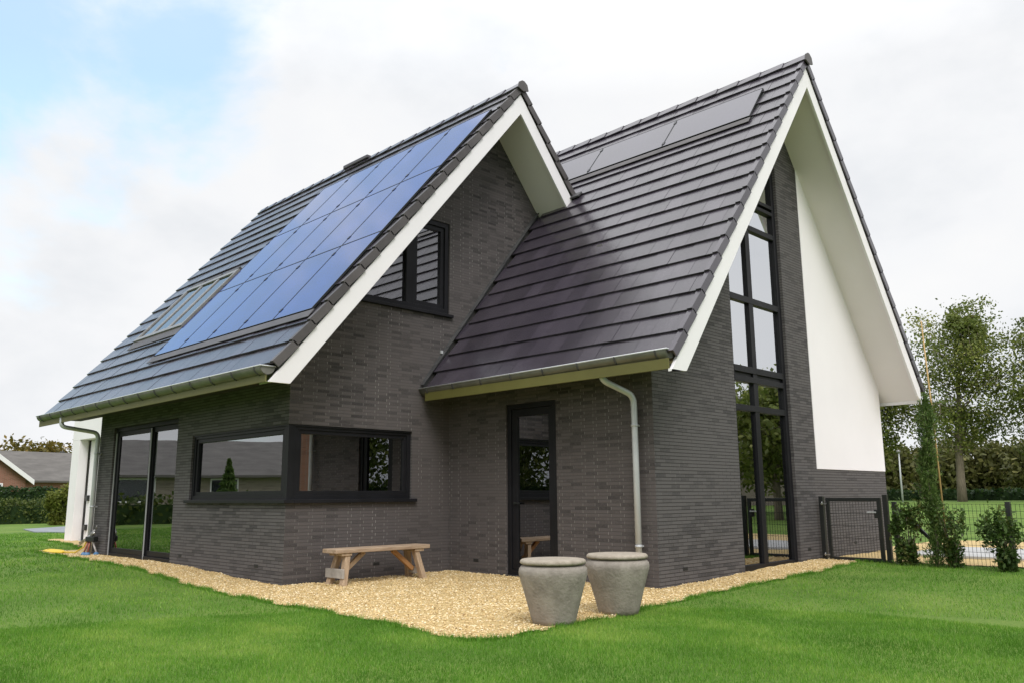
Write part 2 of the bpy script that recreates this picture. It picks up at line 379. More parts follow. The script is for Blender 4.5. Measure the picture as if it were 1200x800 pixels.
def grid_mesh(name, xs, ys, zfun, mat, keep=None):
    X, Y = np.meshgrid(xs, ys, indexing='xy'); Z = zfun(X, Y)
    nx, ny = len(xs), len(ys)
    co = np.stack([X, Y, Z], -1).reshape(-1, 3)
    i = np.arange(nx - 1); j = np.arange(ny - 1); I, J = np.meshgrid(i, j, indexing='xy')
    a = (J * nx + I).ravel(); q = np.stack([a, a + 1, a + nx + 1, a + nx], -1)
    if keep is not None:
        cx = (X[:-1, :-1] + X[1:, 1:]).ravel() / 2; cy = (Y[:-1, :-1] + Y[1:, 1:]).ravel() / 2
        q = q[keep(cx, cy)]
        used = np.unique(q); mp = -np.ones(len(co), int); mp[used] = np.arange(len(used)); co = co[used]; q = mp[q]
    me = bpy.data.meshes.new(name)
    me.vertices.add(len(co)); me.vertices.foreach_set('co', co.astype(np.float32).ravel())
    me.loops.add(q.size); me.loops.foreach_set('vertex_index', q.astype(np.int32).ravel())
    me.polygons.add(len(q)); me.polygons.foreach_set('loop_start', np.arange(0, q.size, 4, dtype=np.int32))
    me.polygons.foreach_set('use_smooth', np.ones(len(q), bool))
    me.update(calc_edges=True); me.materials.append(mat)
    return link(bpy.data.objects.new(name, me))

def axis(near0, near1, step, far):
    a = list(np.arange(near0, near1 + 1e-6, step)); d = step
    lo, hi = a[0], a[-1]; left = []; right = []
    while hi < far: d *= 1.25; hi += d; right.append(hi)
    d = step
    while lo > -far: d *= 1.25; lo -= d; left.append(lo)
    return np.array(left[::-1] + a + right)

lawn = grid_mesh('lawn', axis(-16, 14, .25, 1500), axis(-12, 20, .25, 1500), H, M['lawn']); lawn['kind'] = 'structure'

def gz(x, y):
    b = H(x, y) + .012 + .008 * np.sin(x * 6.3 + y * 2.2) * np.sin(y * 7.1 - x) + .004 * np.sin(x * 23) * np.sin(y * 19)
    return b
gravel = grid_mesh('gravel', np.arange(-14.4, 12.6, .05), np.arange(-1.3, 14.7, .05), gz, M['gravel'],
                   keep=lambda x, y: in_poly(*wobble(x, y), GRAVEL))
gravel['kind'] = 'structure'

def slab(name, poly, mat, th=.02):
    b = MB(); n = len(poly)
    vs = [(x, y, h(x, y) + th + .01) for x, y in poly] + [(x, y, h(x, y) - .05) for x, y in poly]
    b.add(vs, [tuple(range(n)), tuple(reversed(range(n, 2 * n)))] + [(i, (i + 1) % n, n + (i + 1) % n, n + i) for i in range(n)])
    o = b.build(name, mat); o['kind'] = 'structure'; return o
PATH1 = [(4.6, 8.9), (12.2, 8.9), (12.2, 11.4), (4.6, 11.4)]
PATH2 = [(-22.6, 3.0), (-19.6, 2.5), (-18.2, 3.0), (-24.5, 5.2)]
slab('path', PATH1, M['paving'], .03); slab('garden_path', PATH2, M['grey_paving'])

# pebbles lying on the gravel bed
def pebbles():
    base = np.array([(1, 0, 0), (-1, 0, 0), (0, 1, 0), (0, -1, 0), (0, 0, 1), (0, 0, -1)], float)
    tri = np.array([(0, 2, 4), (2, 1, 4), (1, 3, 4), (3, 0, 4), (2, 0, 5), (1, 2, 5), (3, 1, 5), (0, 3, 5)])
    n = 150000
    x = rng.uniform(-9, 5.1, n); y = rng.uniform(-1.3, 7.4, n)
    ok = in_poly(*wobble(x, y), GRAVEL) & ~((x < 0) & (y > -.0)) & ~((x < 3.94) & (y > 2.86))
    x, y = x[ok], y[ok]; n = len(x)
    s = rng.uniform(.005, .0115, n); sc = np.stack([s * rng.uniform(.8, 1.5, n), s * rng.uniform(.8, 1.4, n), s * rng.uniform(.5, .9, n)], -1)
    a = rng.uniform(0, 6.28, n); t = rng.normal(0, .35, n)
    P = base[None] * sc[:, None, :] * (1 + rng.normal(0, .12, (n, 6, 1)))
    ca, sa, ct, st = np.cos(a)[:, None], np.sin(a)[:, None], np.cos(t)[:, None], np.sin(t)[:, None]
    X = P[..., 0] * ct - P[..., 2] * st; Z = P[..., 0] * st + P[..., 2] * ct; Y = P[..., 1]
    P = np.stack([X * ca - Y * sa, X * sa + Y * ca, Z], -1) + np.stack([x, y, gz(x, y) + s * .5], -1)[:, None, :]
    V = P[:, tri].reshape(-1, 3)
    o = np_mesh('loose_gravel', V, 3, M['pebble'], var=np.repeat(np.clip(rng.normal(.55, .27, n), 0, 1), 8))
    o['kind'] = 'stuff'
pebbles()

# grass blades
def grass():
    out = []; var = []
    def patch(n, x0, x1, y0, y1, w, hh, test=None):
        x = rng.uniform(x0, x1, n); y = rng.uniform(y0, y1, n)
        ok = ~in_poly(*wobble(x, y), GRAVEL) & ~((x < .1) & (x > -8) & (y > -.1)) & ~((x < 3.95) & (x > -8) & (y > 2.8)) & ~in_poly(x, y, PATH2) & ~((x < -7) & (y > 1.3) & (x > -14))
        if test is not None: ok &= test(x, y)
        x, y = x[ok], y[ok]; n = len(x)
        a = rng.uniform(0, 6.283, n); ht = hh * rng.uniform(.55, 1.25, n); ww = w * rng.uniform(.7, 1.3, n)
        clump = .5 + .5 * np.sin(x * 2.1 + np.sin(y * 1.7)) * np.sin(y * 2.6 + 1.2 * np.sin(x * 1.1))
        ht *= .75 + .35 * clump
        ln = rng.uniform(.1, .75, n) * ht; b = rng.uniform(0, 6.283, n)
        z = H(x, y)
        dx, dy = np.cos(a) * ww / 2, np.sin(a) * ww / 2
        p0 = np.stack([x - dx, y - dy, z - .004], -1); p1 = np.stack([x + dx, y + dy, z - .004], -1)
        p2 = np.stack([x + np.cos(b) * ln, y + np.sin(b) * ln, z + ht], -1)
        out.append(np.stack([p0, p1, p2], 1).reshape(-1, 3))
        stripe = .09 * np.sin((x * .55 + y * .83) * 5.2 + .6 * np.sin(x * .7)) + .10 * np.sin(x * 7.3 + 2 * np.sin(y * 5)) * np.sin(y * 8.1 + 2 * np.sin(x * 4.1))
        drift = .50 + 1.2 * stripe + .26 * np.sin(x * .9 + y * .5) * np.sin(y * 1.3 - x * .4) + .18 * np.sin(x * 3.1 - y * 2.3) * np.sin(y * 4.2 + x)
        var.append(np.clip(drift + rng.normal(0, .2, n), 0, 1))
    cam = (10.02, -5.81)
    def dist(lo, hi): return lambda x, y: (np.hypot(x - cam[0], y - cam[1]) >= lo) & (np.hypot(x - cam[0], y - cam[1]) < hi)
    patch(1000000, 0, 13, -7.5, 2.5, .0045, .030, dist(3.2, 9.0))
    patch(400000, -5, 14, -8, 7.4, .0065, .034, dist(9.0, 14.0))
    patch(190000, -22, 13, -7, 8, .014, .04, dist(14.0, 30.0))
    # thicker longer fringe along the gravel edge
    ex, ey = [], []
    n = len(GRAVEL)
    for i in list(range(0, 10)) + list(range(20, n)):
        (x1, y1), (x2, y2) = GRAVEL[i], GRAVEL[(i + 1) % n]
        k = int(math.hypot(x2 - x1, y2 - y1) * 900); t = rng.random(k)
        ex.append(x1 + (x2 - x1) * t + rng.normal(0, .035, k)); ey.append(y1 + (y2 - y1) * t + rng.normal(0, .035, k))
    x = np.concatenate(ex); y = np.concatenate(ey)
    ok = ~in_poly(*wobble(x, y), GRAVEL) & ~((x < 3.95) & (y > 2.8)) & ~((x < .0) & (y > -.1) & (x > -8)); x, y = x[ok], y[ok]; n = len(x)
    a = rng.uniform(0, 6.28, n); b = rng.uniform(0, 6.28, n); ht = rng.uniform(.025, .065, n); ln = ht * rng.uniform(.1, .9, n)
    z = H(x, y); dx, dy = np.cos(a) * .0035, np.sin(a) * .0035
    out.append(np.stack([np.stack([x - dx, y - dy, z], -1), np.stack([x + dx, y + dy, z], -1), np.stack([x + np.cos(b) * ln, y + np.sin(b) * ln, z + ht], -1)], 1).reshape(-1, 3))
    var.append(np.clip(rng.normal(.35, .2, n), 0, 1))
    o = np_mesh('grass', np.concatenate(out), 3, M['grass'], var=np.concatenate(var)); o['kind'] = 'stuff'
grass()

# ------------------------------------------------------------------ THE HOUSE
V1, U1, V2 = 2.861, 3.94, 10.285          # inner corner, right gable plane, far corner
O1, O2 = 0.75, 4.65                       # verge planes
XL = -7.06                                # left end of the brick
RX = -8.32                                # left end of the roofs
Y1, A1, K1 = 3.81, 8.02, 1.20             # left wing: ridge y, barge apex z, slope
Y2, A2, K2 = 6.55, 8.05, 1.275
def W1(y): return A1 - K1 * abs(y - Y1)
def W2(y): return A2 - K2 * abs(y - Y2)
TT = 0.165
def T1(y): return W1(y) + TT
def T2(y): return W2(y) + TT

house = thing('brick_house', 'modern dark brick house with two steep gabled wings, black window frames and solar panels', 'house')

FX = lambda x: (lambda a, b, d: (x - d, a, b))        # gable facing +x: a=y b=z, depth goes inwards
FY = lambda y: (lambda a, b, d: (a, y + d, b))        # eave wall facing -y: a=x b=z

# openings
corner_z = (1.115, 2.13)
slide = (-6.35, -3.52, .10, 2.46)
door = (1.29, 2.29, .03, 2.485)
UPPER = [(0.95, 4.055), (2.85, 4.055), (2.85, 5.61), (2.06, 5.61), (0.95, 4.28)]
GABLE = [(4.93, .05), (6.64, .05), (6.64, 7.40), (6.38, 7.40), (4.93, 5.56)]
def rect(x0, x1, z0, z1): return [(x0, z0), (x1, z0), (x1, z1), (x0, z1)]

b = MB()
b.sheet([(XL, -.3), (0, -.3), (0, corner_z[0]), (-2.95, corner_z[0]), (-2.95, corner_z[1]), (0, corner_z[1]), (0, 3.1), (XL, 3.1)], FY(0), [rect(*slide)], .13)
c_ = MB(); c_.sheet([(0, -.3), (5.25, -.3), (5.25, W1(5.25) - .2), (Y1, W1(Y1) - .2), (0, W1(0) - .2), (0, corner_z[1]), (2.12, corner_z[1]), (2.12, corner_z[0]), (0, corner_z[0])], FX(0), [UPPER], .12)
# returns of the corner window opening
for z in corner_z:
    b.add([(-2.95, 0, z), (0, 0, z), (0, 2.12, z), (-.15, 2.12, z), (-.15, .15, z), (-2.95, .15, z)], [(0, 1, 4, 5), (1, 2, 3, 4)])
b.add([(-2.95, 0, corner_z[0]), (-2.95, .15, corner_z[0]), (-2.95, .15, corner_z[1]), (-2.95, 0, corner_z[1])], [(0, 1, 2, 3)])
b.add([(0, 2.12, corner_z[0]), (-.15, 2.12, corner_z[0]), (-.15, 2.12, corner_z[1]), (0, 2.12, corner_z[1])], [(0, 1, 2, 3)])
b.sheet([(0, -.3), (5.25, -.3), (5.25, W1(5.25) - .2), (Y1, W1(Y1) - .2), (0, W1(0) - .2)], lambda a, c, d: (XL, a, c))
b.build('wall', M['brick'], house); c_.build('wall', M['brick_jointed'], house)
b = MB(); b.sheet([(0, -.3), (U1, -.3), (U1, 3.4), (0, 3.4)], FY(V1), [rect(*door)], .11); b.build('wall', M['brick_jointed'], house)
b = MB()
b.sheet([(V1, -.3), (V2, -.3), (V2, 1.545), (7.41, 1.545), (7.41, W2(7.41) - .2), (Y2, W2(Y2) - .2), (V1, W2(V1) - .2)], FX(U1), [GABLE], .13)
b.add([(U1, V2, -.3), (XL, V2, -.3), (XL, V2, W2(V2)), (U1, V2, W2(V2))], [(0, 1, 2, 3)])
b.sheet([(5.25, -.3), (V2, -.3), (V2, W2(V2) - .2), (Y2, W2(Y2) - .2), (5.25, W2(5.25) - .2)], lambda a, c, d: (XL, a, c))
b.build('wall', M['brick'], house)
b = MB(); b.prism([(7.41, 1.545), (V2 - .002, 1.545), (V2 - .002, W2(V2) - .2), (7.41, W2(7.41) - .2)], FX(U1), -.012, .06); b.build('render_panel', M['render'], house, .004)
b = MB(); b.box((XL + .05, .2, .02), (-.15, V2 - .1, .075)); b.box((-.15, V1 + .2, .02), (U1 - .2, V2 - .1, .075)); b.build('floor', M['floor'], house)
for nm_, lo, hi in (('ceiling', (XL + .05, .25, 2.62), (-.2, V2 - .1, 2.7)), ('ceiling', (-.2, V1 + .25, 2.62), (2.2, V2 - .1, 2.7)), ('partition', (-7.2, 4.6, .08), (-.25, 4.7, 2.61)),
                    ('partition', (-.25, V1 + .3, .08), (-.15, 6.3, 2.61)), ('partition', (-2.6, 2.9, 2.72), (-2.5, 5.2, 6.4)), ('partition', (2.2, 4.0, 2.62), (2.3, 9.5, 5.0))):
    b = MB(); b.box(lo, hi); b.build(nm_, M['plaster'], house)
b = MB(); n = 40; xs = [-6.25 + .85 * i / n for i in range(n + 1)]
vs = [(x, .38 + .03 * math.sin(i * 1.3), z) for z in (.12, 2.44) for i, x in enumerate(xs)]
b.add(vs, [(i, i + 1, n + 2 + i, n + 1 + i) for i in range(n)], smooth=True); b.build('curtain', M['curtain'], house, fixn=False)

# ---- roofs
class Slope:
    """coordinates on a roof slope: x along the eave, s up the slope from y_ref, n off the tile surface"""
    def __init__(s, yref, T, k, sign):
        s.y0 = yref; s.T = T; q = math.hypot(1, k); s.u = Vector((0, sign / q, k / q)); s.n = Vector((0, -sign * k / q, 1 / q)); s.o = Vector((0, yref, T(yref)))
    def p(s, x, t, n=0.0): v = s.o + s.u * t + s.n * n; return Vector((x, v.y, v.z))
    def block(s, mb, x0, x1, t0, t1, n00, n01, th, var=None):
        """slab from t0 to t1, top rises from n01 (upper end) to n00 (lower end)"""
        mb.hexa([s.p(x0, t0, n00 - th), s.p(x1, t0, n00 - th), s.p(x1, t1, n01 - th), s.p(x0, t1, n01 - th), s.p(x0, t0, n00), s.p(x1, t0, n00), s.p(x1, t1, n01), s.p(x0, t1, n01)], var)
SL = Slope(-.45, T1, K1, 1)       # left wing, front slope
SLB = Slope(Y1 * 2 + .45, T1, K1, -1)
SR = Slope(2.475, T2, K2, 1)      # right wing, front slope
SRB = Slope(Y2 * 2 - 2.475, T2, K2, -1)
RIDGE1 = (Y1 + .45) * math.hypot(1, K1)
RIDGE2 = (Y2 - 2.475) * math.hypot(1, K2)
GA = .385; TW = .302

def tiles(mb, sl, t0, t1, xa, xb, skip=None):
    n = max(1, round((t1 - t0) / (GA if sl.T is T1 else .365))); g = (t1 - t0) / n
    for r in range(n):
        lo = t0 + r * g; hi = min(lo + g + .05, t1 + .02)
        x = xb - (TW if r % 2 == 0 else TW / 2); first = xb
        cuts = [xb]
        while x > xa + .04: cuts.append(x); x -= TW
        cuts.append(xa)
        for c1, c0 in zip(cuts, cuts[1:]):
            if skip and skip((c0 + c1) / 2, lo + g / 2, c0, c1, lo, hi): continue
            j = random.uniform(-.0025, .0025)
            sl.block(mb, c0 + .002, c1 - .002, lo, hi, .028 + j, -.004 + j, .026, random.random())
    return n, g

PV_X0, PV_W, PV_S0, PV_H = -4.60, 1.035, .66, 1.74
SK = (-6.90, -4.68, 1.46, 3.12)        # skylight: x0,x1,s0,s1
roof1 = MB()
def sk1(xm, tm, c0, c1, lo, hi):
    return (PV_X0 + .05 < xm < .52 and PV_S0 + .2 < tm < PV_S0 + 3 * PV_H - .25) or (SK[0] + .1 < xm < SK[1] - .1 and SK[2] + .15 < tm < SK[3] - .1) or (SK[1] - .1 <= xm <= PV_X0 + .05 and SK[2] < tm < SK[3] + .1)
tiles(roof1, SL, -.36, RIDGE1 - .03, RX, O1 + .005, sk1)
r1 = roof1.build('roof', M['tile'], house, fixn=False); roof1 = MB()
tiles(roof1, SLB, (SLB.y0 - 5.30) * math.hypot(1, K1), RIDGE1 - .03, RX, O1 + .005)
r1b = roof1.build('roof', M['tile'], house, fixn=False)
roof2 = MB()
VALLEY = (5.20 - 2.475) * math.hypot(1, K2)
def sk2(xm, tm, c0, c1, lo, hi):
    if xm < .0 and tm < VALLEY: return True
    return -2.5 < xm < 4.03 and 5.2 < tm < 5.85
tiles(roof2, SR, -.30, RIDGE2 - .03, RX, O2 + .005, sk2)
r2 = roof2.build('roof', M['tile'], house, fixn=False); roof2 = MB()
tiles(roof2, SRB, -.0, RIDGE2 - .03, RX, O2 + .005)
r2b = roof2.build('roof', M['tile'], house, fixn=False)

# solid decks under the tiles
D0, D1 = .06, .19
b = MB(); ch = lambda f, ys, d: [(y, f(y) - d) for y in ys]
ys1 = [-.60, Y1, 5.18]; b.prism(ch(T1, ys1, D0) + ch(T1, ys1[::-1], D1), lambda a, c, d: (d, a, c), RX + .03, O1 - .03); b.build('roof_deck', M['dark_soffit'], r1)
b = MB(); ys2 = [2.40, Y2, 10.42]; b.prism(ch(T2, ys2, D0) + ch(T2, ys2[::-1], D1), lambda a, c, d: (d, a, c), .002, O2 - .03)
ys3 = [5.2, Y2, 10.42]; b.prism(ch(T2, ys3, D0) + ch(T2, ys3[::-1], D1), lambda a, c, d: (d, a, c), RX + .03, 0)
b.build('roof_deck', M['dark_soffit'], r2)

def verge(sl, t0, t1, xo, root, mat='verge'):
    mb = MB(); n = max(1, round((t1 - t0) / (GA if sl.T is T1 else .365))); g = (t1 - t0) / n
    for r in range(n):
        lo = t0 + r * g; hi = lo + g + .02; v = random.random()
        sl.block(mb, xo - .045, xo + .03, lo, hi, .042, .012, .025, v)          # top leg
        sl.block(mb, xo + .01, xo + .0305, lo + .001, hi, .0425, .0125, .110, v)      # side leg
    return mb.build('verge_tiles', M[mat], root, fixn=False)
verge(SL, -.36, RIDGE1 - .02, O1, r1); verge(SLB, (SLB.y0 - 5.22) * math.hypot(1, K1), RIDGE1 - .02, O1, r1b)
verge(SR, -.30, RIDGE2 - .02, O2, r2, 'tile'); verge(SRB, -.0, RIDGE2 - .02, O2, r2b, 'tile')

def ridge(yc, ztop, k, x0, x1, root):
    mb = MB(); x = x1; first = True
    while x > x0:
        w = .42; xa = max(x0, x - w); q = math.hypot(1, k); v = random.random(); e = .012 if first else 0
        for s_ in (-1, 1):
            up = Vector((0, -s_ / q, k / q)); nn = Vector((0, s_ * k / q, 1 / q))
            o = Vector((0, yc, ztop)); vs = []
            for xx, lift in ((xa - .03, .0), (x, .014)):
                for t, n in ((0, lift), (-.17, lift), (-.17, lift - .03), (0, lift - .03)):
                    p = o + up * t + nn * n; vs.append((xx, p.y, p.z))
            mb.add(vs, [(0, 1, 2, 3), (7, 6, 5, 4), (0, 4, 5, 1), (1, 5, 6, 2), (2, 6, 7, 3)], v)
        x -= w; first = False
    return mb.build('ridge_cap', M['tile'], root, fixn=False)
ridge(Y1, T1(Y1) + .055, K1, RX, O1 + .06, r1); ridge(Y2, T2(Y2) + .055, K2, RX, O2 + .06, r2)
# rounded end caps of the ridges
b = MB(); q = [(Y1 - .13, T1(Y1) - .09), (Y1 - .10, T1(Y1) + .02), (Y1 - .03, T1(Y1) + .066), (Y1 + .03, T1(Y1) + .066), (Y1 + .10, T1(Y1) + .02), (Y1 + .13, T1(Y1) - .09), (Y1, T1(Y1) - .13)]
b.prism(q, lambda a, c, d: (d, a, c), O1 + .05, O1 + .075); b.build('ridge_end', M['verge'], r1, .004)
b = MB(); q = [(Y2 - .13, T2(Y2) - .09), (Y2 - .10, T2(Y2) + .02), (Y2 - .03, T2(Y2) + .066), (Y2 + .03, T2(Y2) + .066), (Y2 + .10, T2(Y2) + .02), (Y2 + .13, T2(Y2) - .09), (Y2, T2(Y2) - .13)]
b.prism(q, lambda a, c, d: (d, a, c), O2 + .05, O2 + .075); b.build('ridge_end', M['verge'], r2, .004)
b = MB(); b.box((-4.6, Y1 - .09, T1(Y1) + .0), (-3.7, Y1 + .09, T1(Y1) + .085)); b.build('ridge_vent', M['tile'], r1, .02)

# white barge boards
def barge(W, ya, tip, yr, ye, dep, x0, x1):
    lo = W(ya) - .02
    pts = [(ya, W(ya)), (yr, W(yr)), (ye, W(ye)), (ye - .09, W(ye - .09) - dep)] if False else None
    poly = [tip[0], (ya, W(ya) - .0), (yr, W(yr)), (ye, W(ye)), (ye - .13, W(ye - .13) - dep), (yr, W(yr) - dep), tip[1]]
    m = MB(); m.prism(poly, lambda a, c, d: (d, a, c), x0, x1); return m.build('barge_board', M['white'], house, .004)
barge(W1, -.74, [(-.77, 2.563)][0:1] + [(-.44, 2.563)], Y1, 5.20, .36, O1 - .04, O1)
m = MB(); e2 = 10.46
m.prism([(2.245, 2.597), (2.245, W2(2.245) + .0), (Y2, W2(Y2)), (e2, W2(e2)), (e2, W2(e2) - .25), (10.30, W2(10.30) - .35), (Y2, W2(Y2) - .35), (2.58, 2.597)], lambda a, c, d: (d, a, c), O2 - .04, O2)
m.build('barge_board', M['white'], house, .004)
# sloping soffits of the overhangs
def soffit(W, ys, d, x0, x1):
    m = MB(); m.prism([(y, W(y) - d) for y in ys] + [(y, W(y) - d + .03) for y in ys[::-1]], lambda a, c, dd: (dd, a, c), x0, x1); m.build('soffit', M['soffit'], house)
soffit(W1, [-.45, Y1, 5.10], .285, -.02, O1 - .042)
soffit(W2, [2.55, Y2, 10.44], .243, U1 - .02, O2 - .042)
soffit(W2, [V2 + .003, 10.36, 10.44], .243, -3.0, U1 - .021)
m = MB(); m.box((-3.0, 10.442, W2(10.44) - .30), (O2 - .042, 10.465, W2(10.44) + .05)); m.build('eave_board', M['white'], house)

# eave boards (olive strip under the gutter, lawn bounce put into its colour) and dark underside
def eave(x0, x1, yf, zb, zt, yw, xw0, xw1, zs):
    m = MB(); m.box((x0, yf, zb), (x1, yf + .02, zt)); m.build('eave_board', M['bounce_olive'], house, .003)
    m = MB(); m.box((xw0, yf + .022, zs), (xw1, yw - .002, zs + .02)); m.build('eave_soffit', M['dark_soffit'], house)
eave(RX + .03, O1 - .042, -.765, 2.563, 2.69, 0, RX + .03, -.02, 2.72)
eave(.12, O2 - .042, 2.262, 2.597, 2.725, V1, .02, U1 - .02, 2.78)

# gutters
def gutter(x0, x1, yc, z0, z1, r, name='gutter'):
    m = MB(); seg = 12; n = 24; vs = []
    for i in range(n + 1):
        t = i / n; x = x0 + (x1 - x0) * t; z = z0 + (z1 - z0) * t
        for k in range(seg + 1):
            a = math.pi * k / seg
            vs.append((x, yc - r * math.cos(a), z - r * math.sin(a)))
    st = seg + 1
    m.add(vs, [(i * st + k, i * st + k + 1, (i + 1) * st + k + 1, (i + 1) * st + k) for i in range(n) for k in range(seg)], smooth=True)
    for i, x in ((0, x0), (n, x1)):
        m.add(vs[i * st:(i + 1) * st], [tuple(range(st))])
    g = m.build(name, M['zinc'], house, fixn=False)
    md = g.modifiers.new('thick', 'SOLIDIFY'); md.thickness = .004
    m = MB(); m.tube([(x0 - .02, yc - r, z0), (x1 + .02, yc - r, z1)], .0105, 8); m.tube([(x1 + .012, yc - r, z1), (x1 + .012, yc + r, z1)], .009, 8); m.build('gutter_lip', M['galv'], g)
    k = int((x1 - x0) / .62)
    for i in range(k + 1):
        x = x0 + .2 + (x1 - x0 - .35) * i / k; z = z0 + (z1 - z0) * (x - x0) / (x1 - x0)
        m = MB(); pts = [(x, yc - (r + .004) * math.cos(math.pi * j / 12), z - (r + .004) * math.sin(math.pi * j / 12)) for j in range(13)]
        for p, q in zip(pts, pts[1:]): m.bar(p, q,   .022, .012, up=(0, -(p[1] + q[1]) / 2 + yc, -(p[2] + q[2]) / 2 + z))
        m.build('gutter_bracket', M['lead'], g, fixn=False)
    return g
gutter(RX + .12, O1 - .03, -.745, 2.765, 2.76, .105)
gutter(-.02, O2 - .06, 2.34, 2.795, 2.835, .105)

def downpipe(pts, clips, shoe=None):
    m = MB(); m.tube(pts, .04, 14); d = m.build('downpipe', M['galv'], house)
    for c in clips:
        m = MB(); m.tube([(c[0], c[1], c[2] - .015), (c[0], c[1], c[2] + .015)], .047, 14); m.bar(c, (c[0], c[1] + .10, c[2]), .02, .02); m.build('pipe_clip', M['galv'], d)
def pipe_path(top, w, zb):
    t = Vector(top); w = Vector(w)
    a = t + Vector((0, 0, -.10)); bnd = arc(t + Vector((0, 0, -.17)), a, t + Vector((0, 0, -.17)) + (w - t - Vector((0, 0, -.17))).normalized() * .10)
    e = arc(w, w + (t + Vector((0, 0, -.17)) - w).normalized() * .10, w + Vector((0, 0, -.12)))
    return [t] + bnd + e + [w + Vector((0, 0, -.8)), Vector((w.x, w.y, zb))]
downpipe(pipe_path((-6.98, -.745, 2.66), (-6.93, -.09, 2.40), .08), [(-6.93, -.09, 2.0), (-6.93, -.09, 1.0)])
downpipe(pipe_path((3.545, 2.34, 2.75), (3.72, 2.765, 2.40), .05), [(3.72, 2.765, 2.02), (3.72, 2.765, .52)])

# lead flashing where the right roof meets the left gable; small clip at its foot
m = MB()
for t0, t1 in [(i * .42 - .25, i * .42 + .19) for i in range(11)]:
    SR.block(m, .003, .06, t0, t1, .062, .056, .012)
m.prism([(2.32, T2(2.32) - .02), (5.1, T2(5.1) - .02), (5.1, T2(5.1) + .12), (2.32, T2(2.32) + .12)], lambda a, c, d: (d, a, c), .003, .009)
m.build('flashing', M['lead'], house, fixn=False)
m = MB(); SR.block(m, .0, O1 + .2, VALLEY - .12, VALLEY + .02, .075, .06, .03); m.build('valley_lead', M['lead'], house, fixn=False)
m = MB(); m.box((.0, 2.66, 3.40), (.03, 2.70, 3.45)); m.build('flashing_clip', M['galv'], house)

# ---- solar panels
def pv(sl, x0, x1, s0, s1, mat):
    m = MB(); sl.block(m, x0 + .012, x1 - .012, s0 + .012, s1 - .012, .053, .053, .02); p = m.build('solar_panel', mat, house, fixn=False)
    m = MB()
    for a, b_, c, d in ((x0 + .004, x1 - .004, s0 + .004, s0 + .0125), (x0 + .004, x1 - .004, s1 - .0125, s1 - .004), (x0 + .004, x0 + .0125, s0 + .0127, s1 - .0127), (x1 - .0125, x1 - .004, s0 + .0127, s1 - .0127)):
        sl.block(m, a, b_, c, d, .056, .056, .03)
    m.build('panel_frame', M['black'], p, fixn=False)
    for f in (.12, .88):
        m = MB(); sl.block(m, x0 - .024, x0 + .024, s0 + (s1 - s0) * f - .035, s0 + (s1 - s0) * f + .035, .062, .062, .02); m.build('panel_clamp', M['black'], p, fixn=False)
for r in range(3):
    for c in range(5):
        pv(SL, PV_X0 + c * PV_W, PV_X0 + (c + 1) * PV_W, PV_S0 + r * PV_H, PV_S0 + (r + 1) * PV_H, M['pv'])
for c in range(4):
    pv(SR, 4.11 - (c + 1) * 1.68, 4.11 - c * 1.68, 5.09, 5.95, M['pv_dark'])
m = MB()   # trays under the panels
SL.block(m, PV_X0 - .03, .60, PV_S0 - .06, PV_S0 + 3 * PV_H + .04, .012, .012, .03); m.build('panel_tray', M['black'], house, fixn=False)
m = MB(); SR.block(m, -2.65, 4.15, 5.05, 5.99, .012, .012, .03); m.build('panel_tray', M['black'], house, fixn=False)
m = MB(); SL.block(m, PV_X0 - .02, .66, PV_S0 - .17, PV_S0 - .02, .048, .05, .01); m.build('panel_apron', M['verge'], house, fixn=False)
m = MB(); SR.block(m, -2.6, 4.13, 4.93, 5.055, .046, .048, .01); m.build('panel_apron', M['verge'], house, fixn=False)

# ---- skylight: three sashes side by side
sk = MB(); x0, x1, s0, s1 = SK
for a, b_, c, d in ((x0, x1, s0, s0 + .09), (x0, x1, s1 - .10, s1), (x0, x0 + .07, s0 + .09, s1 - .1), (x1 - .07, x1, s0 + .09, s1 - .1)):
    SL.block(sk, a, b_, c, d, .088, .088, .12)
w = (x1 - x0) / 3
for i in (1, 2): SL.block(sk, x0 + w * i - .05, x0 + w * i + .05, s0 + .092, s1 - .102, .080, .080, .11)
skl = sk.build('skylight', M['grey_metal'], house, fixn=False)
for i in range(3):
    m = MB(); SL.block(m, x0 + w * i + (.075 if i == 0 else .055), x0 + w * (i + 1) - (.075 if i == 2 else .055), s0 + .095, s1 - .105, .062, .062, .02); m.build('pane', M['sky_glass'], skl, fixn=False)
for i in range(3):
    m = MB(); SL.block(m, x0 + w * i + .06, x0 + w * (i + 1) - .10, s1 + .002, s1 + .11, .09, .08, .09); m.build('top_hood', M['lead'], skl, fixn=False)
m = MB(); SL.block(m, x0 - .05, x1 + .05, s0 - .20, s0 - .002, .042, .06, .012); m.build('apron_flashing', M['verge'], skl, fixn=False)

# ---- windows
def ring(m, fn, poly, w, d0, d1):
    """mitred frame along the inside of a polygon"""
    n = len(poly); P = [Vector((a, b_)) for a, b_ in poly]
    area = sum(P[i].x * P[(i + 1) % n].y - P[(i + 1) % n].x * P[i].y for i in range(n)); sg = 1 if area > 0 else -1
    inner = []
    for i in range(n):
        e0 = (P[i] - P[i - 1]).normalized(); e1 = (P[(i + 1) % n] - P[i]).normalized()
        n0 = Vector((-e0.y, e0.x)) * sg; n1 = Vector((-e1.y, e1.x)) * sg
        bis = (n0 + n1).normalized(); inner.append(P[i] + bis * (w / max(.3, bis.dot(n0))))
    for i in range(n):
        j = (i + 1) % n; q = [P[i], P[j], inner[j], inner[i]]
        m.add([fn(v.x, v.y, d0) for v in q] + [fn(v.x, v.y, d1) for v in q], [(0, 1, 2, 3), (7, 6, 5, 4), (0, 4, 5, 1), (1, 5, 6, 2), (2, 6, 7, 3), (3, 7, 4, 0)])
    return [(v.x, v.y) for v in inner]
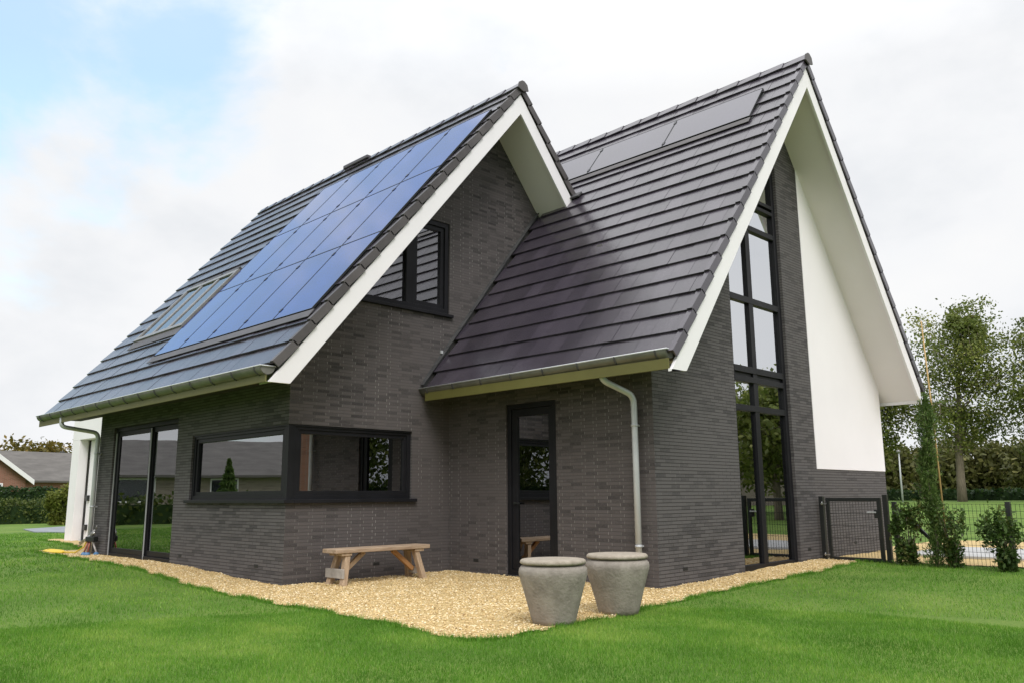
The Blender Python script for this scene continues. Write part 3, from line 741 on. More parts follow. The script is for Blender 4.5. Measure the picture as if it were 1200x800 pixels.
def fbox(m, fn, a0, a1, b0, b1, d0, d1):
    m.hexa([fn(a0, b0, d0), fn(a1, b0, d0), fn(a1, b0, d1), fn(a0, b0, d1), fn(a0, b1, d0), fn(a1, b1, d0), fn(a1, b1, d1), fn(a0, b1, d1)])
def pane(fn, poly, d, parent, mat='glass'):
    m = MB(); m.prism(poly, fn, d, d + .006); return m.build('pane', M[mat], parent)

# corner window
fy, fx = FY(0), FX(0); z0, z1 = corner_z
cw = bpy.data.objects.new('corner_window', None); link(cw, house)
m = MB()
i1 = ring(m, fy, rect(-2.95, -.115, z0, z1), .065, .035, .12); i2 = ring(m, fy, [(a, c) for a, c in rect(i1[0][0], i1[1][0], i1[0][1], i1[2][1])], .06, .055, .11)
m.build('frame', M['frame'], cw, .003); pane(fy, i2, .09, cw)
m = MB()
j1 = ring(m, fx, rect(.115, 2.12, z0, z1), .065, .035, .12); j2 = ring(m, fx, j1, .055, .055, .11)
m.build('frame', M['frame'], cw, .003); pane(fx, j2, .09, cw)
m = MB(); m.box((-.1145, .0205, z0 + .001), (-.0205, .1145, z1 - .001)); m.build('corner_post', M['frame'], cw, .003)
m = MB(); m.box((-3.02, -.06, z0 - .045), (.06, .10, z0 + .004)); m.box((-.10, .1005, z0 - .045), (.0605, 2.19, z0 + .004)); m.build('sill', M['frame'], cw, .004)
m = MB(); m.box((-2.95, .012, z1 - .022), (-.02, .10, z1 + .003)); m.box((-.10, .1005, z1 - .022), (-.012, 2.12, z1 + .003)); m.build('lintel', M['frame'], cw)
# upper window
uw = bpy.data.objects.new('upper_window', None); link(uw, house); m = MB()
i1 = ring(m, fx, UPPER, .085, .02, .12)
fbox(m, fx, 1.98, 2.13, 4.14, 5.50, .028, .118)
m.build('frame', M['frame'], uw, .003)
rp = [(2.135, 4.142), (2.762, 4.142), (2.762, 5.523), (2.135, 5.523)]
m = MB(); i2 = ring(m, fx, rp, .07, .045, .11); m.build('sash', M['frame'], uw, .003); pane(fx, i2, .085, uw)
pane(fx, [(1.04, 4.142), (1.975, 4.142), (1.975, 5.38), (1.04, 4.26)], .085, uw)
m = MB(); fbox(m, fx, .88, 2.90, 4.005, 4.052, -.06, .09); m.build('sill', M['frame'], uw, .004)
# tall gable window
fg = FX(U1); gw = bpy.data.objects.new('gable_window', None); link(gw, house); m = MB()
i1 = ring(m, fg, GABLE, .10, .05, .13)
fbox(m, fg, 5.60, 5.73, .15, 6.30, .058, .128)
for za, zb, d in ((2.365, 2.455, .052), (2.80, 2.885, .046), (2.945, 3.04, .046), (4.035, 4.13, .052), (5.245, 5.33, .052), (5.66, 5.72, .046), (5.77, 5.83, .046)):
    ya = 5.032 if za < 5.5 else 5.25
    fbox(m, fg, ya, 6.538, za, zb, d, .126)
fbox(m, fg, 5.032, 6.538, 2.885, 2.945, .085, .12)
m.build('frame', M['frame'], gw, .003)
zs = [(.152, 2.365), (2.455, 2.80), (3.04, 4.035), (4.13, 5.245)]
for za, zb in zs:
    for ya, yb in ((5.032, 5.60), (5.73, 6.538)): pane(fg, rect(ya, yb, za, zb), .10, gw, 'coated_glass' if za > 2.4 else 'glass')
pane(fg, [(5.732, 5.33), (6.538, 5.33), (6.538, 5.66), (5.732, 5.66)], .10, gw, 'coated_glass')
pane(fg, [(5.86, 5.83), (6.538, 5.83), (6.538, 7.28), (6.45, 7.28), (5.86, 6.55)], .10, gw, 'coated_glass')
m = MB(); fbox(m, fg, 4.93, 6.64, .005, .05, -.03, .12); m.build('sill', M['frame'], gw, .004)
# sliding door
sd = bpy.data.objects.new('sliding_door', None); link(sd, house); m = MB()
i1 = ring(m, fy, rect(*slide), .075, .05, .13); m.build('frame', M['frame'], sd, .003)
for xa, xb, d in ((slide[0] + .08, -4.72, .062), (-4.78, slide[1] - .08, .09)):
    m = MB(); q = ring(m, fy, rect(xa, xb, slide[2] + .08, slide[3] - .08), .085, d, d + .035); m.build('sash', M['frame'], sd, .003); pane(fy, q, d + .015, sd)
for xa, d in ((slide[0] + .02, .035), (-4.735, .045)):
    m = MB(); fbox(m, fy, xa, xa + .014, slide[2], slide[3] - .1, d, d + .015); m.build('guide_rail', M['galv'], sd)
m = MB(); fbox(m, fy, slide[0], slide[1], slide[2] - .06, slide[2] - .002, -.015, .12); m.build('threshold', M['frame'], sd, .003)
# garden door in the recessed wall
fd = FY(V1); gd = bpy.data.objects.new('glazed_door', None); link(gd, house); m = MB()
i1 = ring(m, fd, rect(*door), .075, .03, .11); m.build('frame', M['frame'], gd, .003)
m = MB(); q = ring(m, fd, [(i1[0][0] + .004, i1[0][1] + .004), (i1[1][0] - .004, i1[1][1] + .004), (i1[2][0] - .004, i1[2][1] - .004), (i1[3][0] + .004, i1[3][1] - .004)], .11, .05, .095); m.build('door_leaf', M['frame'], gd, .003); pane(fd, q, .075, gd)
m = MB(); fbox(m, fd, 1.42, 1.44, 1.02, 1.06, .02, .05); fbox(m, fd, 1.42, 1.54, 1.03, 1.05, .015, .028); m.build('handle', M['black'], gd, .003)
m = MB(); fbox(m, fd, door[0], door[1], door[2] - .04, door[2] - .001, -.03, .1); m.build('threshold', M['frame'], gd, .003)

# weep vents in the brickwork
for fn, a, z in ((fy, -3.14, .26), (fy, -.71, .225), (fx, 1.50, .20), (fd, .64, .20), (fg, 3.44, .217), (fg, 6.95, .287), (fg, 8.71, .315)):
    m = MB(); fbox(m, fn, a - .055, a + .055, z - .022, z + .022, -.003, .02); m.build('wall_vent', M['rubber'], house)

# white flat-roofed garage at the left end
ga = bpy.data.objects.new('garage', None); link(ga, house)
m = MB()
m.box((-13.15, 1.40, -.2), (-12.62, 1.62, 2.62)); m.box((-13.15, 1.40, 2.622), (XL - .01, 1.62, 3.30)); m.box((-13.15, 1.621, -.2), (-12.86, 8.0, 3.30)); m.box((-12.855, 1.621, 2.90), (XL - .01, 8.0, 3.2)); m.box((XL - .2, 1.40, -.2), (XL - .01, 1.619, 2.62))
m.build('wall', M['render'], ga, .004)
m = MB(); m.box((-12.54, 1.65, .1), (XL - .3, 1.69, 2.615)); m.build('door_panel', M['white'], ga, .004)
m = MB(); m.box((-12.62, 1.64, .1), (-12.542, 1.72, 2.61)); m.build('door_gap', M['rubber'], ga)
for z in (1.166, .446):
    m = MB(); m.box((-12.48, 1.59, z - .07), (-12.32, 1.652, z + .07)); m.build('wall_lamp', M['black'], ga, .006)
m = MB(); m.box((-12.4, 1.50, .02), (XL - .3, 1.70, .115)); m.build('threshold', M['paving'], ga)

# ------------------------------------------------------------------ bench
bench = thing('wooden_bench', 'weathered wooden trestle bench with thick plank seat on splayed legs against the brick wall', 'bench', (0.45, 1.2, 0.02))
def bench_parts():
    LB = .79
    m = MB(); m.box((-.165, -LB, .40), (.165, LB, .455)); o = m.build('seat', M['wood'], bench, .008)
    for s in (-1, 1):
        yy = s * (LB - .22)
        for e in (-1, 1):
            m = MB(); m.bar((e * .085, yy, .40), (e * .165, yy + s * .10, -.02), .085, .075, up=(0, 1, 0)); m.build('leg', M['wood_leg'], bench, .006)
        m = MB(); m.box((-.15, yy - .04 if s > 0 else yy - .12, .365), (.15, yy + .12 if s > 0 else yy + .04, .399)); m.build('bearer', M['wood_leg'], bench, .005)
        m = MB(); m.bar((0, yy - s * .02 + s * .05, .12), (0, yy - s * .33, .395), .06, .055, up=(1, 0, 0)); m.build('brace', M['wood_warm'] if s > 0 else M['wood_leg'], bench, .005)
    m = MB(); m.box((-.21, -LB + .085, .08), (.20, -LB + .115, .20)); m.build('end_board', M['grey_board'], bench, .004)
    m = MB(); m.box((-.17, LB - .17, .06), (.17, LB - .135, .15)); m.build('end_board', M['grey_board'], bench, .004)
bench_parts()

# ------------------------------------------------------------------ stone pots
pot = thing('stone_pot', 'tapering grey stone pot with flat rim, nearest the gravel corner, before the glazed door', 'pot', (4.77, .01, .0), .4, 'stone pots on the gravel')
m = MB(); m.lathe([(.175, 0), (.19, .005), (.205, .05), (.235, .16), (.268, .28), (.298, .38), (.314, .435), (.317, .465), (.311, .495), (.294, .515), (.268, .525), (.262, .535)], wob=.004); m.build('body', M['stone'], pot)
m = MB(); m.lathe([(.262, .532), (.292, .534), (.303, .541), (.306, .552), (.300, .566), (.286, .575), (.15, .580), (.02, .581)], wob=.004); m.build('rim', M['stone_rim'], pot)
dup(pot, (4.80, .93, .0), 2.2, 'tapering brownish stone pot with flat rim, standing in front of the downpipe')

# ------------------------------------------------------------------ gate and fence
FYY = 7.30
gate = thing('garden_gate', 'black metal garden gate of welded mesh in a square frame beside the gable wall', 'gate', (4.53, FYY, .06))
for x, top in ((-.50, 1.045), (.505, 1.065)):
    m = MB(); m.box((x - .035, -.035, -.1), (x + .035, .035, top)); m.build('post', M['black'], gate, .004)
m = MB(); ring(m, lambda a, c, d: (a, d, c), rect(-.43, .435, .055, 1.02), .055, -.02, .02); m.build('gate_frame', M['black'], gate, .003)
m = MB()
for k in range(17): m.box((-.37 + k * .0463 - .0022, -.0022, .112), (-.37 + k * .0463 + .0022, .0022, .963))
for z in (.21, .40, .59, .78): m.box((-.373, -.0075, z - .003), (.378, -.0025, z + .003))
m.build('mesh_infill', M['black'], gate, fixn=False)
m = MB(); m.box((.33, -.035, .71), (.395, .035, .84)); m.build('lock', M['black'], gate, .006)
m = MB(); m.bar((.37, -.058, .80), (.235, -.062, .80), .018, .022); m.bar((.36, -.03, .80), (.36, -.06, .80), .014, .014); m.build('handle', M['galv'], gate, .003)
for z in (.14, .93):
    m = MB(); m.bar((-.5, -.045, z), (-.40, -.045, z), .02, .018); m.tube([(-.475, -.05, z - .02), (-.475, -.05, z + .03)], .012, 8); m.build('hinge', M['steel'], gate, .002)

fence = thing('mesh_fence', 'low black welded mesh fence with square posts between lawn and gravel', 'fence', (5.16, FYY, .1))
FPX = [0, 1.53, 3.06, 4.59, 6.12]
for i, x in enumerate(FPX):
    m = MB(); m.box((x - .03, -.03, -.15), (x + .03, .03, .905)); m.box((x - .032, -.032, .905), (x + .032, .032, .918)); m.build('post', M['black'], fence, .003)
for x0, x1 in zip(FPX, FPX[1:]):
    m = MB(); n = int((x1 - x0 - .08) / .05)
    for k in range(n + 1): xx = x0 + .04 + (x1 - x0 - .08) * k / n; m.box((xx - .002, -.002, .02), (xx + .002, .002, .89))
    for k in range(10): z = .03 + k * .095; m.box((x0 + .03, -.007, z - .002), (x1 - .03, -.0022, z + .002))
    m.build('mesh_panel', M['black'], fence, fixn=False)
m = MB(); m.bar((.02, -.06, .86), (.98, -.10, -.08), .045, .045); m.build('brace_pole', M['black'], fence, .003)

# ------------------------------------------------------------------ plants
def leaves_np(centres, size, per=1, spread=0.0, flat=0.0, aspect=1.6):
    """quads, one per centre (diamond leaf)"""
    c = np.repeat(np.asarray(centres), per, 0); n = len(c)
    c = c + rng.normal(0, 1, (n, 3)) * spread
    d = rng.normal(0, 1, (n, 3)); d[:, 2] *= (1 - flat); d /= np.linalg.norm(d, axis=1, keepdims=True)
    e = rng.normal(0, 1, (n, 3)); e -= d * (e * d).sum(1, keepdims=True); e /= np.linalg.norm(e, axis=1, keepdims=True)
    s = size * rng.uniform(.6, 1.35, (n, 1))
    q = np.stack([c - d * s * aspect / 2, c + e * s / 2, c + d * s * aspect / 2, c - e * s / 2], 1)
    return q.reshape(-1, 3)

def make_tree(name, label, base, height, cr, cb, seed, mat, nleaf, ls, trunk_r, group=None, wind=(0.0, 0.0), spread=.32, limbs=26, cat='tree', gap=1.0):
    rs = np.random.default_rng(seed); t = thing(name, label, cat, base, 0, group)
    mb = MB(); H_ = height
    top = Vector((wind[0] * .5, wind[1] * .5, H_ * .93))
    pts = [Vector((0, 0, -.3))] + [Vector((top.x * (f ** 1.6) + rs.normal(0, .10) * f, top.y * (f ** 1.6) + rs.normal(0, .10) * f, H_ * .93 * f)) for f in (.12, .3, .5, .7, .85, 1.0)]
    mb.tube(pts, [trunk_r * q for q in (1.25, 1.0, .85, .62, .38, .2, .06)], 8)
    cent = []
    for i in range(limbs):
        f = cb + (.97 - cb) * ((i + rs.random()) / limbs) ** .9
        z = H_ * f; k = min(len(pts) - 2, int(f / .93 * 6 * .999)); p0 = Vector((top.x * (f / .93) ** 1.6, top.y * (f / .93) ** 1.6, z * .98))
        ff = (f - cb) / (1 - cb); prof = max(.12, math.sin(math.pi * min(1, .22 + .78 * ff)) ** .8) * rs.uniform(.55, 1.2)
        a = i * 2.39996 + rs.normal(0, .4); ln = cr * prof
        dr = Vector((math.cos(a), math.sin(a), rs.uniform(.15, .8) + ff * .5)).normalized()
        pp = [p0]; d = dr.copy()
        for s_ in range(4):
            d = (d + Vector((wind[0] * .03, wind[1] * .03, rs.normal(-.02, .12))) + Vector(rs.normal(0, .14, 3))).normalized(); pp.append(pp[-1] + d * ln / 4)
        mb.tube(pp, [trunk_r * .30 * (1 - ff * .6), trunk_r * .2 * (1 - ff * .5), trunk_r * .13, trunk_r * .08, trunk_r * .03], 5)
        for s_ in range(1, 5):
            for w_ in range(3 if s_ < 4 else 4):
                e = pp[s_] + Vector(rs.normal(0, 1, 3)) * ln * .22 * (1.15 - s_ * .12)
                if w_ == 0 and s_ >= 2: mb.tube([pp[s_], (pp[s_] + e) / 2 + Vector((0, 0, .05)), e], [trunk_r * .07, trunk_r * .05, trunk_r * .02], 4)
                if rs.random() < gap: cent.append(((pp[s_] + e) / 2 + (e - pp[s_]) * .3, ln))
    mb.build('trunk', M['bark'], t, fixn=False)
    C0 = np.array([tuple(c) for c, _ in cent]); per = max(1, nleaf // len(C0))
    rad = np.array([l_ for _, l_ in cent])
    big = np.repeat(C0, per, 0) + np.clip(rng.normal(0, 1, (len(C0) * per, 3)), -1.9, 1.9) * np.repeat(np.clip(rad * spread * .55, .1, 10), per)[:, None] * np.array([1, 1, .75])
    tone = np.clip(np.repeat(rs.normal(.45, .2, len(C0)), per) + rng.normal(0, .18, len(big)), 0, 1)
    np_mesh('crown', leaves_np(big, ls), 4, mat, t, var=tone)
    return t

def make_bush(name, label, base, sx, sy, sz, seed, mat, nleaf, ls, group=None, cat='shrub', stems=9, clumps=26):
    rs = np.random.default_rng(seed); t = thing(name, label, cat, base, rs.uniform(0, 6), group); mb = MB(); cent = []
    for i in range(stems):
        a = i * 2.4 + rs.normal(0, .3); q = rs.uniform(.25, 1); e = Vector((math.cos(a) * sx * q, math.sin(a) * sy * q, sz * rs.uniform(.65, 1.0)))
        mid = Vector((e.x * .35, e.y * .35, e.z * .55)); mb.tube([(0, 0, -.05), mid, e], [.012 * sz, .008 * sz, .003 * sz], 5)
        for f in np.linspace(.3, 1.05, max(2, clumps // stems)): cent.append(tuple(mid * (2 * f * (1 - f)) + e * f * f + Vector(rs.normal(0, .07, 3)) * sz))
    mb.build('stems', M['bark'], t, fixn=False)
    C0 = np.array(cent); per = max(1, nleaf // len(C0)); big = np.repeat(C0, per, 0) + rng.normal(0, 1, (len(C0) * per, 3)) * np.array([sx, sy, sz * .8]) * .17
    big[:, 2] = np.abs(big[:, 2])
    np_mesh('foliage', leaves_np(big, ls, aspect=2.2), 4, mat, t, var=np.clip(np.repeat(rs.normal(.45, .22, len(C0)), per) + rng.normal(0, .15, len(big)), 0, 1))
    return t

def make_hedge(name, label, p0, p1, depth, z0, ht, mat, ls, dens, cat='hedge', rough=.06):
    p0 = Vector((p0[0], p0[1], 0)); p1 = Vector((p1[0], p1[1], 0)); d = (p1 - p0); ln = d.length; a = math.atan2(d.y, d.x)
    t = thing(name, label, cat, (p0.x, p0.y, z0), a)
    m = MB(); m.box((.1, -depth / 2 + .12, -.2), (ln - .1, depth / 2 - .12, ht - .12)); m.build('branches', M['leaf_dark'], t)
    pts = []
    for k, (area) in enumerate((ln * ht, ln * ht, ln * depth, ht * depth, ht * depth)):
        n = int(area * dens); u = rng.random(n); v = rng.random(n)
        if k < 2: q = np.stack([u * ln, np.full(n, (-1 if k == 0 else 1) * depth / 2), v * ht], -1)
        elif k == 2: q = np.stack([u * ln, (v - .5) * depth, np.full(n, ht)], -1)
        else: q = np.stack([np.full(n, 0 if k == 3 else ln), (u - .5) * depth, v * ht], -1)
        pts.append(q)
    P = np.concatenate(pts); P += rng.normal(0, rough, P.shape); P += (np.sin(P[:, :1] * 2.3) * np.sin(P[:, :1] * .9 + P[:, 2:] * 2)) * rough * np.array([0, 1, 1])
    np_mesh('foliage', leaves_np(P, ls), 4, mat, t)
    return t

# slim climbing conifer with a bamboo cane, two shrubs beside it, one at the far post
def column_tree():
    t = thing('columnar_conifer', 'slim dark green columnar conifer leaning beside the fence', 'tree', (5.79, 6.98, .11))
    ax = lambda f: Vector((.06 * f ** 1.5 + .025 * math.sin(f * 9), .04 * math.sin(f * 6), 2.42 * f))
    m = MB(); m.tube([ax(f / 8) for f in range(9)], [.028 * (1 - f / 9) for f in range(9)], 6); m.build('trunk', M['bark'], t, fixn=False)
    n = 7000; f = rng.random(n) ** .9; a = rng.uniform(0, 6.283, n)
    rad = np.interp(f, [0, .06, .2, .4, .6, .72, .84, .93, 1.0], [.07, .105, .105, .09, .085, .08, .095, .06, .010]) * (1 + .30 * np.sin(f * 23 + a * 2) + .22 * np.sin(f * 61 + a * 3)) * np.sqrt(rng.uniform(.15, 1.5, n))
    base = np.array([tuple(ax(x)) for x in f]); P = base + np.stack([np.cos(a) * rad, np.sin(a) * rad, rng.normal(0, .03, n)], -1)
    d = np.stack([np.cos(a) * .5, np.sin(a) * .5, np.full(n, .9)], -1) + rng.normal(0, .55, (n, 3)); d /= np.linalg.norm(d, axis=1, keepdims=True)
    e = np.cross(d, rng.normal(0, 1, (n, 3))); e /= np.linalg.norm(e, axis=1, keepdims=True); s = rng.uniform(.022, .042, (n, 1))
    q = np.stack([P - d * s, P + e * s * .22, P + d * s, P - e * s * .22], 1).reshape(-1, 3)
    np_mesh('foliage', q, 4, M['needle'], t)
    # a few loose shoots near the tip
    m = MB()
    tips = []
    for k in range(46):
        f_ = random.uniform(.25, 1.0); p = ax(f_); a_ = random.uniform(0, 6.28); l_ = random.uniform(.14, .26)
        e_ = p + Vector((math.cos(a_) * l_, math.sin(a_) * l_, random.uniform(.06, .22))); mid = (p + e_) / 2 + Vector((0, 0, .03)); m.tube([p, mid, e_], .004, 4)
        for q_ in range(22): tips.append(tuple(mid.lerp(e_, random.random()) + Vector((random.gauss(0, .018), random.gauss(0, .018), random.gauss(0, .018)))))
    m.build('shoot', M['bark'], t, fixn=False)
    np_mesh('shoot_needles', leaves_np(np.array(tips), .016, aspect=3.2), 4, M['needle'], t)
column_tree()
m = MB(); m.tube([(5.93, 7.06, .05), (5.91, 7.06, 2.3), (5.88, 7.06, 3.66)], [.014, .013, .009], 8)
tag(m.build('bamboo_cane', M['bamboo']), 'thin pale bamboo cane rising above the columnar conifer', 'cane')
make_bush('garden_shrub', 'glossy dark shrub between the fence post and the columnar conifer', (5.43, 7.02, .11), .24, .2, .72, 3, M['leaf_laurel'], 1900, .030, 'shrubs along the mesh fence')
make_bush('garden_shrub', 'airy reddish shrub just right of the columnar conifer', (6.02, 7.02, .11), .24, .2, .70, 4, M['leaf_laurel'], 1200, .030, 'shrubs along the mesh fence')
make_bush('garden_shrub', 'bushy shrub in front of the second fence post at the right edge', (6.70, 6.95, .11), .33, .24, .66, 5, M['leaf_laurel'], 2300, .032, 'shrubs along the mesh fence')
make_bush('garden_shrub', 'spreading shrub beyond the second fence post outside the photo edge', (7.9, 7.0, .11), .3, .24, .7, 6, M['leaf_laurel'], 2000, .05, 'shrubs along the mesh fence')

# background trees on the right
g_ = 'tall trees beyond the field'
make_tree('broadleaf_tree', 'tall open windblown tree with bare pale trunk beyond the field', (-8.55, 56.5, h(-8.5, 56.5)), 12.9, 4.6, .24, 21, M['leaf'], 24000, .125, .28, g_, wind=(2.2, .3), spread=.27, limbs=36, gap=.68)
make_tree('broadleaf_tree', 'dense leafy tree half hidden behind the white gable overhang', (-14.4, 55.0, h(-14, 55)), 9.6, 3.9, .34, 22, M['leaf'], 30000, .13, .26, g_, wind=(.6, 0), spread=.42, limbs=26)
make_tree('broadleaf_tree', 'windblown tree cut off by the right edge of the photo', (-2.6, 57.0, h(-2.6, 57)), 12.2, 4.3, .22, 23, M['leaf'], 22000, .125, .27, g_, wind=(1.2, 0), spread=.27, limbs=32, gap=.62)
make_tree('broadleaf_tree', 'rounded tree standing right of the photo beyond the field', (8, 60, h(8, 60)), 11, 4.4, .25, 24, M['leaf'], 8000, .26, .27, g_)
def far_wood():
    c = []
    for x in np.arange(-44, 32, 1.0):
        y = 76 + rng.uniform(-4, 6); ht = rng.uniform(4.4, 6.4); n = 1300
        u = rng.normal(0, 1, (n, 3)); u /= np.linalg.norm(u, axis=1, keepdims=True); u *= rng.uniform(.5, 1.08, (n, 1))
        p = np.stack([x + u[:, 0] * 1.9, y + u[:, 1] * 1.9, .4 + ht * .45 + u[:, 2] * ht * .55], -1)
        p = p[p[:, 2] > .4]; c.append(p)
    P = np.concatenate(c)
    o = np_mesh('far_wood', leaves_np(P, .30), 4, M['leaf_wood'], var=np.clip(rng.normal(.42, .22, len(P)), 0, 1)); o['kind'] = 'stuff'
far_wood()
make_hedge('field_hedge', 'dark low hedge along the far side of the field', (-40, 63), (30, 68), 1.0, h(0, 65), .75, M['leaf_dark'], .22, 26)
lp = thing('lamp_post', 'slim grey lamp post behind the fence before the dark hedge', 'lamp post', (-11.2, 53.0, h(-11, 53)))
m = MB(); m.tube([(0, 0, -.2), (0, 0, 1.6), (.02, 0, 3.3)], [.07, .06, .045], 8); m.build('pole', M['galv'], lp)
m = MB(); m.lathe([(.03, 3.28), (.13, 3.32), (.15, 3.45), (.05, 3.52)], seg=12); m.build('lamp_head', M['grey_metal'], lp)

# ------------------------------------------------------------------ left background
make_hedge('clipped_hedge', 'tall dark clipped hedge in front of the red brick bungalow', (-47.5, 2.5), (-43.0, 17.0), 1.2, .11, 1.62, M['leaf_dark'], .11, 150)
make_hedge('garden_hedge', 'lower loose green hedge nearer the lawn on the left', (-31.5, .2), (-29.5, 11.0), .9, .11, .86, M['leaf_hedge'], .075, 300, rough=.13)
make_bush('golden_shrub', 'tall yellow green shrub by the white garage pier', (-27.0, 5.45, .11), .5, .45, 1.2, 31, M['leaf_bright'], 5000, .08, stems=11)

def gable_house(name, label, loc, rz, L_, D_, eave, ridge_h, wallm, roofm, wins, cross=None, vents=()):
    """ridge along local x; wins = (face, along, z, w, h)"""
    t = thing(name, label, 'house', loc, rz); m = MB()
    prof = [(-D_ / 2, -.3), (D_ / 2, -.3), (D_ / 2, eave), (0, ridge_h), (-D_ / 2, eave)]
    m.prism(prof, lambda a, c, d: (d, a, c), -L_ / 2, L_ / 2); m.build('wall', wallm, t)
    k = (ridge_h - eave) / (D_ / 2); ov = .45
    m = MB(); ys = [-D_ / 2 - ov, 0, D_ / 2 + ov]; f = lambda y: ridge_h - k * abs(y)
    m.prism([(y, f(y) + .16) for y in ys] + [(y, f(y) + .02) for y in ys[::-1]], lambda a, c, d: (d, a, c), -L_ / 2 - .35, L_ / 2 + .35); rf = m.build('roof', roofm, t)
    for sx in (-1, 1):
        m = MB(); x = sx * (L_ / 2 + .36); m.prism([(y, f(y) + .17) for y in ys] + [(y, f(y) - .16) for y in ys[::-1]], lambda a, c, d: (d, a, c), x, x + sx * .05); m.build('verge_board', M['white'], t)
    for vx, vy in vents:
        m = MB(); m.tube([(vx, vy, f(vy) + .1), (vx, vy, f(vy) + .66)], .16, 10); m.tube([(vx, vy, f(vy) + .64), (vx, vy, f(vy) + .82)], [.26, .17], 10); m.build('roof_vent', M['black'], rf)
    for fc, al, z, w_, h_ in wins:
        if fc in 'fb':
            y = (-1 if fc == 'f' else 1) * D_ / 2; fn = lambda a, c, d, y=y, s=(1 if fc == 'f' else -1): (a, y + s * d, c)
        else:
            x = (-1 if fc == 'l' else 1) * L_ / 2; fn = lambda a, c, d, x=x, s=(1 if fc == 'l' else -1): (x + s * d, a, c)
        m = MB(); q = ring(m, fn, rect(al - w_ / 2, al + w_ / 2, z, z + h_), .09, -.06, .02); wn = m.build('window', M['white'], t); pane(fn, q, -.03, wn, 'dark_glass')
    return t
M['dark_glass'] = panel_mat('dark_window_glass', (0.03, 0.035, 0.04), 0.03)

# red brick bungalow seen at the far left: long roof with a gabled front wing
bung = gable_house('brick_bungalow', 'low red brick bungalow with grey tiled roof and white verge behind the hedges', (-66.5, 20.5, .1), R(100), 44, 9.0, 2.5, 4.7, M['red_brick'], M['old_tile'],
    [('b', 2.6, .9, 2.0, 1.35), ('b', -.4, .9, 2.0, 1.35), ('b', 5.6, .9, 1.6, 1.35)], vents=((2.4, 1.0), (.6, 1.0), (-3, 1.0)))
def wing():
    # front wing, gable towards the camera side
    m = MB(); W_, ev, rg = 10.0, 2.5, 6.05; prof = [(-W_ / 2, -.3), (W_ / 2, -.3), (W_ / 2, ev), (0, rg), (-W_ / 2, ev)]
    cx = -15.4
    m.prism(prof, lambda a, c, d: (cx + a, -d, c), 0, 9.0); m.build('wall', M['red_brick'], bung)
    k = (rg - ev) / (W_ / 2); f = lambda y: rg - k * abs(y); ys = [-W_ / 2 - .4, 0, W_ / 2 + .4]
    m = MB(); m.prism([(y, f(y) + .16) for y in ys] + [(y, f(y) + .02) for y in ys[::-1]], lambda a, c, d: (cx + a, -d, c), 0, 9.35); m.build('roof', M['old_tile'], bung)
    m = MB(); m.prism([(y, f(y) + .17) for y in ys] + [(y, f(y) - .18) for y in ys[::-1]], lambda a, c, d: (cx + a, -d, c), 9.36, 9.42); m.build('verge_board', M['white'], bung)
    for al in (2.6, -1.2):
        m = MB(); fn = lambda a, c, d: (cx + a, -9.0 + d, c); q = ring(m, fn, rect(al - .9, al + .9, .9, 2.15), .09, -.06, .02); wn = m.build('window', M['white'], bung); pane(fn, q, -.03, wn, 'dark_glass')
wing()
g_ = 'trees behind the red brick bungalow'
for i, (x, y, ht, mt, lb) in enumerate(((-74, 24.0, 5.7, 'leaf_bright', 'tall green and gold tree behind the bungalow beside the garage pier'), (-84, 20.5, 5.0, 'leaf_gold', 'golden autumn tree behind the bungalow roof'),
                                        (-92, 13.5, 5.0, 'leaf_gold', 'low tree behind the bungalow ridge near the left edge'), (-88, 30, 6.2, 'leaf_bright', 'green tree behind the bungalow hidden by the garage'))):
    make_tree('garden_tree', lb, (x, y, .1), ht, 3.6, .2, 41 + i, M[mt], 16000, .27, .2, g_, spread=.5)

# ------------------------------------------------------------------ hose stand and hose by the left corner
hs = thing('hose_stand', 'small grey metal stand with red legs and blue feet by the left brick corner', 'stand', (-6.74, -.14, h(-7, -.2)), .3)
m = MB(); m.tube([(.0, 0, .30), (.05, 0, .40), (.10, .02, .47)], [.03, .035, .025], 8); m.tube([(.10, .02, .47), (.13, .02, .55)], .012, 6); m.build('tap_head', M['grey_metal'], hs)
m = MB(); m.tube([(-.30, 0, .22), (.12, 0, .42)], .018, 8); m.tube([(-.33, 0, .16), (.06, 0, .38)], .014, 8); m.build('bar', M['steel'], hs)
m = MB(); m.box((-.08, -.05, .25), (.16, .05, .345)); m.build('casing', M['black'], hs, .01)
for x, e in ((-.06, -.08), (.10, .12), (.02, .02)):
    m = MB(); m.tube([(x * .5, 0, .30), (e, .06 if e > .1 else -.05, .05)], .016, 8); m.build('leg', M['red'] if x < .1 else M['white'], hs)
    m = MB(); m.lathe([(.05, .0), (.052, .03), (.03, .06)], c=(e, .06 if e > .1 else -.05, 0), seg=14); m.build('foot', M['blue'], hs)
m = MB(); pts = []
for i in range(90):
    a = i * .21; pts.append((-8.1 + .52 * math.cos(a) * (1 - i * .002) - .0 * i, -.36 + .10 * math.sin(a) + .0006 * i, h(-8, -.3) + .03 + .008 * (i // 30)))
pts += [(-7.6, -.30, h(-7.6, -.3) + .035), (-7.25, -.22, h(-7.3, -.2) + .04), (-6.95, -.17, h(-7, -.2) + .15), (-6.84, -.15, h(-7, -.2) + .30)]
m.tube(pts, .013, 7); tag(m.build('garden_hose', M['hose'], None, fixn=False), 'yellow garden hose lying in flat loops on the gravel strip', 'hose')

